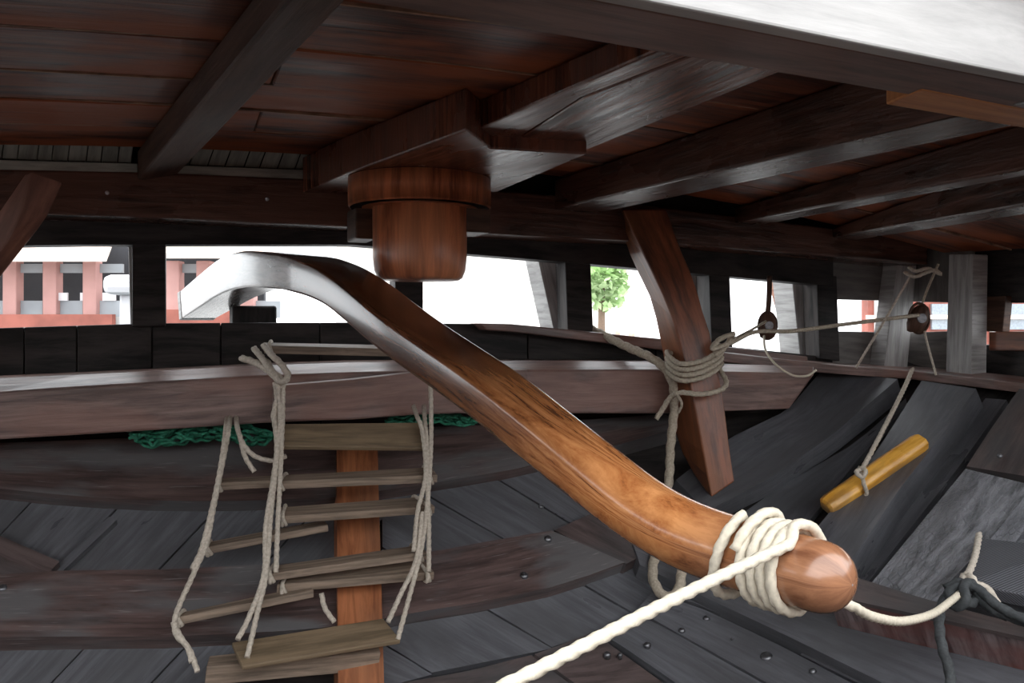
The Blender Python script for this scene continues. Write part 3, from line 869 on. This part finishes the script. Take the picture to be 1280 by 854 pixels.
# parameter lookup for section values along the smooth path
def tl_section(p):
    best = min(range(len(cen) - 1), key=lambda i: abs(((p - cen[i]).dot((cen[i + 1] - cen[i]).normalized()) / (cen[i + 1] - cen[i]).length) - 0.5) + (p - cen[i].lerp(cen[i + 1], .5)).length * 3)
    e = cen[best + 1] - cen[best]
    f = min(1, max(0, (p - cen[best]).dot(e) / e.dot(e)))
    return [a + (b - a) * f for a, b in zip(st[best][2:], st[best + 1][2:])]
def frame(i):
    T = (path[min(i + 1, len(path) - 1)] - path[max(i - 1, 0)]).normalized()
    S = T.cross(Vector((0, 0, 1))).normalized()
    return T, S, S.cross(T)
rings = []
NR = 32
for i, p in enumerate(path):
    T, S, U = frame(i)
    w, h, q = tl_section(p)
    r = []
    for k in range(NR):                      # rounded rectangle, q is the share of the half size taken by the corner
        cn = k // 8; a = math.pi / 2 * (cn + (k % 8 + 0.5) / 8.0)
        sx_, sy_ = ((1, 1), (-1, 1), (-1, -1), (1, -1))[cn]
        cx_, cy_ = w / 2 * q, h / 2 * q
        if q < 0.95: cx_ = cy_ = min(cx_, cy_)
        r.append(p + S * (sx_ * (w / 2 - cx_) + cx_ * math.cos(a)) + U * (sy_ * (h / 2 - cy_) + cy_ * math.sin(a)))
    rings.append(r)
T, S, U = frame(len(path) - 1)
R0 = 0.0580
for k in range(1, 9):
    a = k / 8 * math.pi / 2
    c = path[-1] + T * R0 * math.sin(a) * 0.95
    rr = max(0.002, R0 * math.cos(a))
    rings.append([c + S * math.cos(math.pi / 2 * (j // 8 + (j % 8 + 0.5) / 8.0)) * rr + U * math.sin(math.pi / 2 * (j // 8 + (j % 8 + 0.5) / 8.0)) * rr for j in range(NR)])
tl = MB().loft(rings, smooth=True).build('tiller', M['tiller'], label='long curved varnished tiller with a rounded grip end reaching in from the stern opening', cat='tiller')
# end band on the outboard end
rr = []
for off_, sc_ in ((-0.004, 1.0), (-0.004, 1.04), (0.03, 1.04), (0.03, 1.0)):
    T, S, U = frame(0)
    p = path[0] + T * off_
    rr.append([p + (q - path[0]) * sc_ for q in rings[0]])
MB().loft(rr, smooth=False).build('end_band', M['grey'], tl)
# rudder head below the outboard end
rp = [onT(x, 384, 3.70) for x in (290, 346)]
k = Vector((NV[0], NV[1], 0)) * 0.25
p = [rp[0], rp[1], rp[1] + k, rp[0] + k]
MB().loft([[q + Vector((0, 0, -1.2)) for q in p], [q + Vector((0, 0, -0.02)) for q in p], [q + Vector((0, 0, 0.006)) for q in p]]).build(
    'rudder_head', M['black'], bevel=0.01, label='black rudder head outside the stern under the arched end of the tiller', cat='rudder')

# white rope round the grip
def tl_at(px):                   # index on the smooth path near a pixel column
    tgt = None; best = 1e9
    for i, p in enumerate(path):
        x = 640 + F * p.x / (p.y)
        if abs(x - px) < best: best = abs(x - px); tgt = i
    return tgt
RR = 0.0098
def wrap(i, ang, extra=0.0):
    """point on the tiller surface; ang is measured from straight up towards the camera"""
    i0 = int(i); f = i - i0; i1 = min(i0 + 1, len(path) - 1)
    p = path[i0].lerp(path[i1], f)
    T, S, U = frame(i0)
    w, h, q = tl_section(p)
    rad = (w + h) / 4 + RR * 0.9 + extra
    return p + U * math.cos(ang) * rad + S * math.sin(ang) * rad
ia, ib, ic = tl_at(938), tl_at(960), tl_at(1004)
sgn = 1 if frame(ia)[1].y < 0 else -1          # S direction that faces the camera
pts = [at(380, 985, 0.86), at(500, 915, 0.93), at(600, 873, 0.99), at(700, 823, 1.06), at(800, 771, 1.15), at(880, 731, 1.24), at(930, 707, 1.295), at(962, 692, 1.325), at(988, 679, 1.355)]
turns = 4.0
a0 = math.pi * 0.08
for k in range(0, int(turns * 14) + 6):
    a = a0 - 2 * math.pi * k / 14
    i = ic - (ic - ib) * max(0, k - 4) / (turns * 14)
    pts.append(wrap(max(ib - 0.2, i), sgn * a, 0.010 * max(0, 1 - k / 4)))
e0 = pts[-1]
pts += [at(985, 752, 1.56), at(1030, 750, 1.52), at(1062, 757, 1.50), at(1090, 771, 1.58), at(1128, 777, 1.75), at(1165, 768, 2.0), at(1188, 752, 2.2), at(1202, 740, 2.33)]
rope_mb(pts, RR).build('tiller_rope', M['rope'], label='cream three strand rope wound round the tiller grip with both ends led away', cat='rope')
# separate loose loop a hand's breadth up the grip
pts = []
for k in range(0, 17):
    a = 2 * math.pi * k / 14 + 0.3
    pts.append(wrap(ia + 0.6 * math.cos(a) + k * 0.05, sgn * a, 0.004 + 0.010 * max(0, math.cos(a))))
rope_mb(pts, RR).build('rope_loop', M['rope'], label='single loose turn of cream rope round the tiller next to the wound turns', cat='rope')

# ------------------------------------------------------------------ ropes about the standing knee
rope_mb([at(680, 405, 4.1), at(700, 404, 4.0), at(735, 410, 3.9), at(780, 432, 3.72), at(815, 448, 3.6), at(836, 468, 3.56), at(843, 500, 3.55), at(838, 560, 3.52), at(836, 600, 3.48), at(826, 660, 3.35),
         at(816, 712, 3.2), at(821, 735, 3.12), at(835, 747, 3.08), at(848, 738, 3.1), at(852, 715, 3.15), at(850, 690, 3.2), at(846, 640, 3.35)], 0.020).build(
    'hanging_rope', M['hemp'], label='thick grey hemp rope draped from the sill past the knee into a loop', cat='rope')
mb = MB()
for t_ in range(4):
    o = t_ * 7
    rope_mb([at(842, 443 + o * .7, 3.62), at(834, 440 + o, 3.58), at(838, 447 + o, 3.5), at(852, 455 + o, 3.42), at(875, 452 + o, 3.42), at(893, 443 + o, 3.44), at(902, 434 + o, 3.52), at(898, 432 + o, 3.62)], 0.011, mb)
rope_mb([at(893, 445, 3.43), at(905, 436, 3.45), at(912, 425, 3.5), at(918, 424, 3.55), at(905, 432, 3.45), at(890, 436, 3.42), at(900, 424, 3.45), at(918, 417, 3.47)], 0.011, mb)
rope_mb([at(900, 462, 3.5), at(908, 478, 3.42), at(900, 488, 3.38), at(876, 493, 3.36), at(852, 491, 3.36), at(838, 497, 3.4), at(828, 512, 3.42), at(820, 524, 3.42)], 0.011, mb)
rope_mb([at(846, 492, 3.36), at(852, 505, 3.38), at(848, 516, 3.4)], 0.006, mb)
mb.build('lashing', M['hemp'], label='thin hemp lashing of several turns knotted round the tall red knee', cat='rope')
rope_mb([at(912, 430, 3.5), at(945, 415, 3.6), at(990, 414, 3.65), at(1060, 405, 3.75), at(1148, 394, 3.9)], 0.009, strands=False).build(
    'tackle_line', M['hemp'], label='taut thin line from the knee lashing to the pulley block by the grey post', cat='rope')
rope_mb([at(915, 425, 3.5), at(940, 412, 3.7), at(957, 402, 3.92)], 0.006, strands=False).build(
    'tackle_line', M['hemp'], label='short thin line from the knee lashing up to the hanging pulley block', cat='rope')
rope_mb([at(955, 420, 3.92), at(957, 438, 3.80), at(970, 456, 3.70), at(990, 469, 3.68), at(1008, 470, 3.68), at(1020, 463, 3.72)], 0.005, strands=False).build(
    'thin_cord', M['rope'], label='thin pale cord sagging in a loop below the hanging pulley block', cat='cord')

def pulley(px, py, d, tilt, label, s=1.0):
    c = at(px, py, d)
    r = empty('pulley_block', c - Vector((0, 0, 0.06 * s)), label, 'pulley', 'pulley blocks hung at the stern openings')
    rings = []
    for z, w in ((-0.062, .018), (-0.055, .034), (-0.02, .044), (0.02, .042), (0.048, .030), (0.06, .014)):
        rings.append([c + Vector((math.cos(a) * w * s + z * s * math.sin(tilt), math.sin(a) * w * s * 0.7, z * s * math.cos(tilt))) for a in [k * math.pi / 8 for k in range(16)]])
    sh = MB().loft(rings, smooth=True).build('shell', M['block'], r)
    MB().loft([[c + Vector((math.cos(a) * rr_ * s, yy * s, math.sin(a) * rr_ * s)) for a in [k * math.pi / 8 for k in range(16)]] for rr_, yy in ((0.02, -0.034), (0.02, -0.031), (0.02, 0.031), (0.02, 0.034))]).build('sheave', M['iron'], sh)
    pts = [c + Vector((math.cos(a) * 0.043 * s, -0.006, math.sin(a) * 0.064 * s)) for a in [k * math.pi / 8 for k in range(17)]]
    rope_mb(pts, 0.006 * s, strands=False).build('strop', M['block'], r)
    return c
pc = pulley(959, 407, 3.98, 0.0, 'dark pulley block hanging on a short rope in the last tall stern opening')
rope_mb([pc + Vector((0, 0, 0.05)), at(961, 378, 3.98), at(962, 345, 3.98)], 0.013, strands=False).build('block_pendant', M['block'], label='dark short pendant rope holding the pulley block in the stern opening', cat='rope')
pc2 = pulley(1148, 398, 3.95, 0.25, 'dark pulley block held by crossed cords beside the leaning grey post', 1.1)
rope_mb([at(1173, 330, 3.9), at(1160, 360, 3.93), pc2 + Vector((0.01, 0, 0.05))], 0.006, strands=False).build('thin_cord', M['hemp'], label='thin cord from the stern beam down to the pulley block by the grey post', cat='cord')
rope_mb([at(1140, 342, 3.75), at(1112, 390, 3.78), at(1070, 460, 3.86)], 0.006).build('thin_cord', M['hemp_light'], label='thin pale cord slanting from beam to ledge across the corner opening', cat='cord')
rope_mb([pc2 + Vector((0.02, -0.02, -0.06)), at(1158, 425, 3.92), at(1170, 469, 3.88)], 0.005, strands=False).build('thin_cord', M['hemp_light'], label='short thin cord from the pulley block down to the ledge', cat='cord')
mb = MB()
rope_mb([at(1130, 340, 3.75), at(1143, 346, 3.72), at(1155, 342, 3.72), at(1168, 338, 3.75), at(1176, 343, 3.75), at(1160, 336, 3.75), at(1145, 339, 3.73), at(1136, 334, 3.75)], 0.009, mb)
mb.build('cord_knot', M['hemp_light'], label='tangled knot of pale cord tied under the end of the stern beam', cat='cord')

# yellow toggle
a, b = at(1031, 635, 3.42), at(1154, 551, 3.55)
ax = (b - a).normalized()
sd = ax.cross(Vector((0.35, 0.6, -0.7)).normalized()).normalized(); dp = sd.cross(ax)
rings = []
for t_, s_ in ((0, .6), (0.02, .9), (0.06, 1), (0.5, 1.0), (0.94, 1), (0.985, .9), (1, .6)):
    c = a.lerp(b, t_); r = []
    for (kx, ky) in ((1, .55), (.55, 1), (-.55, 1), (-1, .55), (-1, -.55), (-.55, -1), (.55, -1), (1, -.55)):
        r.append(c + sd * kx * 0.040 * s_ + dp * ky * 0.036 * s_)
    rings.append(r)
tg = empty('toggle', a, 'yellow varnished wooden toggle bar hanging on a cord over the hull frames', 'toggle')
MB().loft(rings).build('bar', M['yellow'], tg, bevel=0.005)
m0 = a.lerp(b, 0.42) - Vector((0, 0, 0.055)); ax2 = ax
rings = [[a.lerp(b, t_) + Vector((0, 0.0, -0.072)) + sd * math.cos(k * math.pi / 3) * 0.012 + dp * math.sin(k * math.pi / 3) * 0.012 for k in range(6)] for t_ in (0.36, 0.80)]
MB().loft(rings, smooth=True).build('pin', M['block'], tg)
kn = a.lerp(b, 0.40)
mb = rope_mb([at(1141, 461, 3.95), at(1128, 490, 3.8), at(1100, 545, 3.55), at(1078, 586, 3.42)], 0.010)
rope_mb([at(1078, 586, 3.40), at(1070, 590, 3.38), at(1078, 597, 3.37), at(1082, 588, 3.38), at(1073, 585, 3.4)], 0.010, mb)
rope_mb([at(1076, 590, 3.40), at(1080, 606, 3.40), at(1083, 618, 3.42), at(1074, 630, 3.44), at(1064, 634, 3.5)], 0.009, mb)
mb.build('lanyard', M['hemp_light'], label='pale cord from the ledge knotted round the yellow toggle', cat='cord')

# ------------------------------------------------------------------ woven mat, black rope, cream lashing
p = [at(1226, 672, 2.80), at(1340, 684, 2.60), at(1340, 756, 2.45), at(1205, 728, 2.62)]
nn = (p[1] - p[0]).cross(p[3] - p[0]).normalized()
if nn.z > 0: nn = -nn
mb = MB(); q = [x + nn * 0.05 for x in p]
mb.loft([p, q])
# planar uv on the big faces
mb.build('woven_mat', M['woven'], bevel=0.006, label='stiff black woven mat lying on the frames next to the black rope', cat='mat')
mb = MB()
rope_mb([at(1188, 870, 2.15), at(1187, 840, 2.18), at(1178, 810, 2.2), at(1174, 780, 2.24), at(1178, 755, 2.3), at(1192, 738, 2.34), at(1212, 733, 2.36), at(1225, 742, 2.33), at(1215, 754, 2.3), at(1195, 752, 2.28), at(1186, 742, 2.31), at(1200, 732, 2.33),
         at(1222, 736, 2.31), at(1240, 752, 2.27), at(1262, 766, 2.24), at(1290, 777, 2.2), at(1330, 785, 2.15)], 0.014, mb)
rope_mb([at(1180, 745, 2.32), at(1196, 760, 2.28), at(1208, 748, 2.26), at(1204, 735, 2.3), at(1214, 729, 2.33), at(1228, 750, 2.3), at(1245, 764, 2.27), at(1275, 776, 2.25), at(1300, 786, 2.2)], 0.014, mb)
rope_mb([at(1182, 736, 2.36), at(1200, 728, 2.36), at(1218, 738, 2.34), at(1232, 757, 2.30), at(1260, 772, 2.27)], 0.013, mb)
mb.build('black_rope', M['blackrope'], label='black rope bunched in a knot with one end hanging over the step timber', cat='rope')
mb = MB()
rope_mb([at(1224, 668, 2.74), at(1219, 695, 2.60), at(1211, 716, 2.5), at(1204, 723, 2.42), at(1216, 730, 2.36), at(1232, 734, 2.36), at(1243, 748, 2.34), at(1251, 764, 2.32)], 0.0105, mb)
rope_mb([at(1202, 727, 2.44), at(1212, 720, 2.38), at(1218, 728, 2.36), at(1206, 730, 2.36), at(1204, 720, 2.4)], 0.010, mb)
mb.build('mat_lashing', M['hemp_light'], label='pale cord lashing knotted over the edge of the black woven mat', cat='cord')

# ------------------------------------------------------------------ rope ladders
def ld(x, y):                    # forward distance of the hanging ladder
    base = interp([(420, 3.02), (480, 2.90), (600, 2.83), (700, 2.73), (800, 2.59), (860, 2.50)])(y)
    return base + (x - 440) * 0.0009
def board(fl_, fr_, bl_, br_, depth, th, name, mat, parent, dd=0.0, tie=(0.035, 0.945)):
    a, b = at(*fl_, ld(*fl_) + dd), at(*fr_, ld(*fr_) + dd)
    c, d_ = at(*br_, ld(*fr_) + dd + depth), at(*bl_, ld(*fl_) + dd + depth)
    nn = (b - a).cross(d_ - a).normalized()
    if nn.z < 0: nn = -nn
    p = [[a, a - nn * th, d_ - nn * th, d_], [b, b - nn * th, c - nn * th, c]]
    o = MB().loft(p).build(name, mat, parent, bevel=0.003)
    if tie:
        for f in tie:
            q = [p[0][k].lerp(p[1][k], f) for k in range(4)]
            cc = (q[0] + q[1] + q[2] + q[3]) / 4
            ring = [x + (x - cc).normalized() * 0.006 for x in q]
            ring = ring + [ring[0], ring[1] + (b - a).normalized() * 0.012]
            rope_mb(ring, 0.0065, strands=False).build('tie', M['hemp_light'], o)
    return o
def lp(pts, dd=0.0): return [at(x, y, ld(x, y) + dd + (z[0] if z else 0)) for x, y, *z in pts]
lad = empty('rope_ladder', at(420, 830, 2.66), 'rope ladder with flat rungs hanging in front of the orange stern post', 'ladder')
board((330, 432), (520, 437), (332, 428), (520, 432), 0.06, 0.03, 'rung', M['rung'], lad, 0.12)
board((353, 558), (530, 560), (356, 530), (527, 528), 0.075, 0.018, 'rung', M['rung_wide'], lad, 0.0, None)
board((343, 602), (547, 594), (350, 594), (540, 584), 0.07, 0.028, 'rung', M['rung'], lad)
board((346, 646), (544, 633), (350, 634), (528, 621), 0.07, 0.028, 'rung', M['rung'], lad, 0.02)
board((330, 718), (534, 690), (336, 708), (525, 681), 0.07, 0.026, 'rung', M['rung'], lad)
board((346, 731), (543, 715), (352, 721), (530, 700), 0.07, 0.028, 'rung', M['rung'], lad, 0.05)
board((303, 833), (501, 800), (290, 803), (479, 773), 0.085, 0.016, 'rung', M['rung_wide'], lad, -0.02, None)
board((258, 834), (476, 816), (262, 820), (470, 798), 0.06, 0.060, 'rung', M['rung'], lad, 0.06, None)
rr = 0.0085
for pts in ([(347, 480), (350, 520), (347, 560), (343, 602), (338, 650), (333, 716), (322, 765), (309, 822)],
            [(354, 478), (353, 530), (350, 600), (347, 660), (345, 716)],
            [(342, 520), (346, 560), (341, 602), (332, 660), (330, 718), (312, 770), (297, 800)],
            [(536, 462), (538, 480), (539, 540), (537, 594), (533, 640), (526, 690), (512, 745), (497, 800)],
            [(517, 508, .16), (522, 522, .03), (528, 540), (532, 594), (522, 640), (517, 690)],
            [(530, 508, .16), (531, 524, .03), (534, 560), (534, 600), (536, 650), (536, 715)],
            [(528, 640), (520, 700), (500, 745), (485, 778)]):
    rope_mb(lp(pts, -0.012), rr).build('side_rope', M['hemp_light'], lad)
mb = MB()
rope_mb(lp([(302, 448, .06), (316, 452, .02), (334, 462, -.02), (348, 474, -.03), (356, 480, -.03)], 0.02), 0.013, mb)
rope_mb(lp([(318, 436, .1), (328, 448, .02), (338, 462, -.03), (352, 476, -.02), (350, 488, 0)], 0.0), 0.012, mb)
rope_mb(lp([(330, 432, .1), (340, 444, .0), (352, 456, -.03), (360, 470, -.03), (352, 478, -.03), (342, 468, -.03), (334, 452, 0)], 0.0), 0.012, mb)
rope_mb(lp([(345, 478), (347, 500), (343, 520), (348, 545)], 0.0), 0.012, mb)
mb.build('knot', M['hemp_light'], lad)
lad2 = empty('rope_ladder', at(250, 830, 2.66), 'tangled spare rope ladder with three narrow rungs dangling slantwise from the clamp timber', 'ladder')
board((270, 604), (350, 600), (272, 598), (350, 594), 0.06, 0.026, 'rung', M['rung'], lad2, 0.08, (0.03,))
board((254, 685), (410, 656), (258, 678), (405, 650), 0.06, 0.024, 'rung', M['rung'], lad2, 0.10, (0.03,))
board((217, 773), (392, 738), (224, 766), (390, 731), 0.05, 0.024, 'rung', M['rung'], lad2, 0.04, (0.03,))
for pts in ([(288, 518, .3), (286, 536, .02), (282, 560), (275, 595), (268, 630), (258, 680), (243, 715), (219, 772), (225, 795), (238, 815), (247, 840)],
            [(284, 518, .3), (282, 540, .02), (277, 575), (272, 604), (264, 640), (252, 686), (240, 712)],
            [(217, 778), (221, 795), (234, 808), (240, 828)],
            [(295, 518, .3), (297, 536, .02), (304, 555), (318, 570), (340, 576), (358, 570)],
            [(300, 545), (306, 570), (318, 590)],
            [(402, 742), (406, 760), (418, 778)]):
    rope_mb(lp(pts, 0.03), 0.0085).build('side_rope', M['hemp_light'], lad2)

# ------------------------------------------------------------------ green net stuffed behind the clamp timber
net = empty('fishing_net', onT(250, 552, 3.26), 'green fishing net stuffed along the underside of the clamp timber', 'net')
def net_run(x0, x1, y, D, hgt):
    mb = MB()
    for r_ in range(10):
        pts = []
        x = x0 + random.uniform(0, 12)
        while x < x1:
            e = min(1, (x - x0) / 30, (x1 - x) / 30)
            pts.append(onT(x, y(x) + (r_ - 4) / 4 * hgt * (0.4 + 0.6 * e) + random.uniform(-3.2, 3.2), D + random.uniform(-0.03, 0.03)))
            x += random.uniform(5, 10)
        rope_mb(pts, 0.006, mb, strands=False)
    mb.build('net_bundle', M['net'], net, kind='stuff')
net_run(158, 345, lambda x: 541 + 4 * math.sin(x / 24), 3.24, 10)
net_run(478, 600, lambda x: 523 + 2 * math.sin(x / 15), 3.24, 5)

# ------------------------------------------------------------------ outside: quay, sheds, people, trees
G = -1.9
mb = MB()
pp = [W(-60, 7.5, G), W(60, 7.5, G), W(60, 120, G), W(-60, 120, G)]
mb.loft([[q + Vector((0, 0, -1)) for q in pp], pp]).build('ground', M['quay'], kind='structure')
mb = MB()
pp = [W(-60, -20, G - 1.0), W(60, -20, G - 1.0), W(60, 7.5, G - 1.0), W(-60, 7.5, G - 1.0)]
mb.loft([[q + Vector((0, 0, -.2)) for q in pp], pp]).build('water_surface', M['water'], kind='structure')

shed = empty('timber_shed', at(70, 500, 11), 'pink painted open shed with a pale sloping awning on the quay outside', 'building')
DS = 11.0
def rect(name, x0, y0, x1, y1, d, th, mat, parent, bevel=0.0):
    f = [at(x0, y0, d), at(x1, y0, d), at(x1, y1, d), at(x0, y1, d)]
    return ngon_prism(f, [p + Vector((0, th, 0)) for p in f]).build(name, mat, parent, bevel=bevel)
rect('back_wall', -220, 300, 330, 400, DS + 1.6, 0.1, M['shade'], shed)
for x in (-140, -80, -38, 3, 53, 103, 168, 207, 245, 300):
    rect('post', x, 326, x + 17, 402, DS, 0.18, M['pink'], shed, 0.01)
    rect('panel', x + 17, 376, x + 50, 398, DS + 0.1, 0.05, M['panel'], shed)
    rect('lintel', x + 17, 330, x + 50, 341, DS + 0.1, 0.05, M['panel'], shed)
for x in (58, 90, 118): rect('notice', x + 10, 366, x + 26, 376, DS + 0.06, 0.03, M['whitewash'], shed)
rect('base_board', -220, 393, 140, 410, DS - 0.15, 0.1, M['redpaint'], shed)
rect('base_board', 205, 387, 330, 410, DS - 0.1, 0.1, M['redpaint'], shed)
rect('base_wall', -220, 396, 330, 600, DS, 0.15, M['quay'], shed)
def roof(xa, xb, ya, yb, xa2, xb2):
    p = [at(xa, yb, DS - 0.7), at(xb, yb, DS - 0.7), at(xb2, ya, DS + 1.4), at(xa2, ya, DS + 1.4)]
    ngon_prism(p, [q + Vector((0, 0, 0.06)) for q in p]).build('awning', M['awning'], shed)
roof(-220, 133, 306, 327, -220, 141); roof(190, 345, 303, 323, 190, 352)
bol = empty('mooring_bitt', at(145, 470, 5.2), 'white painted timber bitt with a rounded crossbar outside the stern', 'bollard')
rect('upright', 148, 366, 168, 990, 5.2, 0.15, M['whitewash'], bol, 0.02)
rect('crossbar', 125, 343, 180, 368, 5.12, 0.2, M['whitewash'], bol, 0.045)

shed2 = empty('brick_house', at(1160, 470, 16), 'reddish house with white trim seen through the small starboard openings', 'building')
rect('wall', 1085, 300, 1400, 470, 16, 0.3, M['redpaint'], shed2)
for x in (1108, 1165, 1262, 1330): rect('window', x, 380, x + 22, 412, 15.92, 0.06, M['glass'], shed2)
for x in (1095, 1150, 1240): rect('trim_board', x, 340, x + 5, 440, 15.9, 0.08, M['plaster'], shed2)
rect('cornice', 1085, 394, 1400, 399, 15.86, 0.1, M['awning'], shed2)
hall = empty('white_hall', at(650, 470, 34), 'long pale hall on the far quay behind the crowd', 'building')
rect('wall', 420, 300, 800, 466, 34, 1.0, M['plaster'], hall)
for x in range(440, 790, 28): rect('window', x, 352, x + 15, 376, 33.9, 0.1, M['plaster'], hall)
rect('roof', 410, 286, 810, 302, 33.4, 2.5, M['awning'], hall)
def tree(px, py, d, r, label):
    base = at(px, 405, d); base.z = EYE + G
    c = at(px, py, d)
    rt = empty('tree', base, label, 'tree', 'trees beyond the quay')
    MB().loft([[base + Vector((math.cos(a) * .15, math.sin(a) * .15, 0)) for a in [k * math.pi / 4 for k in range(8)]],
               [c + Vector((math.cos(a) * .08, math.sin(a) * .08, 0)) for a in [k * math.pi / 4 for k in range(8)]]], True).build('trunk', M['bark'], rt)
    mb = MB()
    for k in range(500):
        v = Vector((random.gauss(0, 1), random.gauss(0, 1), random.gauss(0, 1))).normalized() * r * random.uniform(0.55, 1.05)
        p = c + v; n1 = Vector((random.gauss(0, 1), random.gauss(0, 1), random.gauss(0, 1))).normalized()
        n2 = n1.cross(Vector((random.random(), random.random(), 1))).normalized(); s_ = 0.16
        i = [mb.add(p + n1 * s_), mb.add(p + n2 * s_ * .6), mb.add(p - n1 * s_), mb.add(p - n2 * s_ * .6)]
        mb.face(i, ((0, 0), (1, 0), (1, 1), (0, 1)))
    mb.build('foliage', M['leaf'], rt, kind='stuff')
tree(752, 355, 24, 0.75, 'small green tree seen in the opening beside the curved red knee')
def person(px, d, top_c, low_c, label, h=1.7):
    b = at(px, 405, d); b.z = EYE + G
    rt = empty('person', b, label, 'person', 'people on the quay')
    def tube(prof, mat, nm, dx=0.0, sy=0.65, dz=0):
        rings = [[b + Vector((dx + math.cos(a) * r, math.sin(a) * r * sy, z * h / 1.7 + dz)) for a in [k * math.pi / 6 for k in range(12)]] for z, r in prof]
        return MB().loft(rings, True).build(nm, M[mat], rt)
    tube([(0.0, .05), (0.05, .07), (0.45, .07), (0.85, .10)], low_c, 'trouser_leg', -0.09, 1)
    tube([(0.0, .05), (0.05, .07), (0.45, .07), (0.85, .10)], low_c, 'trouser_leg', 0.09, 1)
    tube([(0.78, .17), (0.95, .18), (1.2, .20), (1.38, .21), (1.45, .14), (1.48, .06)], top_c, 'shirt')
    tube([(0.80, .04), (1.1, .05), (1.38, .06)], top_c, 'sleeve', -0.24, 1)
    tube([(0.80, .04), (1.1, .05), (1.38, .06)], top_c, 'sleeve', 0.24, 1)
    tube([(1.44, .05), (1.52, .06), (1.56, .085), (1.63, .095), (1.70, .07), (1.73, .02)], 'skin', 'head', 0, 1)
for a in ((592, 22, 'cloth_red', 'cloth_dark', 'person in a red top standing on the quay'), (618, 24, 'cloth_yellow', 'cloth_dark', 'person in a yellow top on the quay beside the one in red'),
          (745, 20, 'cloth_dark', 'cloth_blue', 'person in a dark coat on the quay near the small tree'), (772, 26, 'cloth_green', 'cloth_dark', 'person in a green top on the quay right of the small tree'),
          (790, 23, 'cloth_blue', 'cloth_dark', 'person in a blue top on the quay near the curved red knee')):
    person(*a)
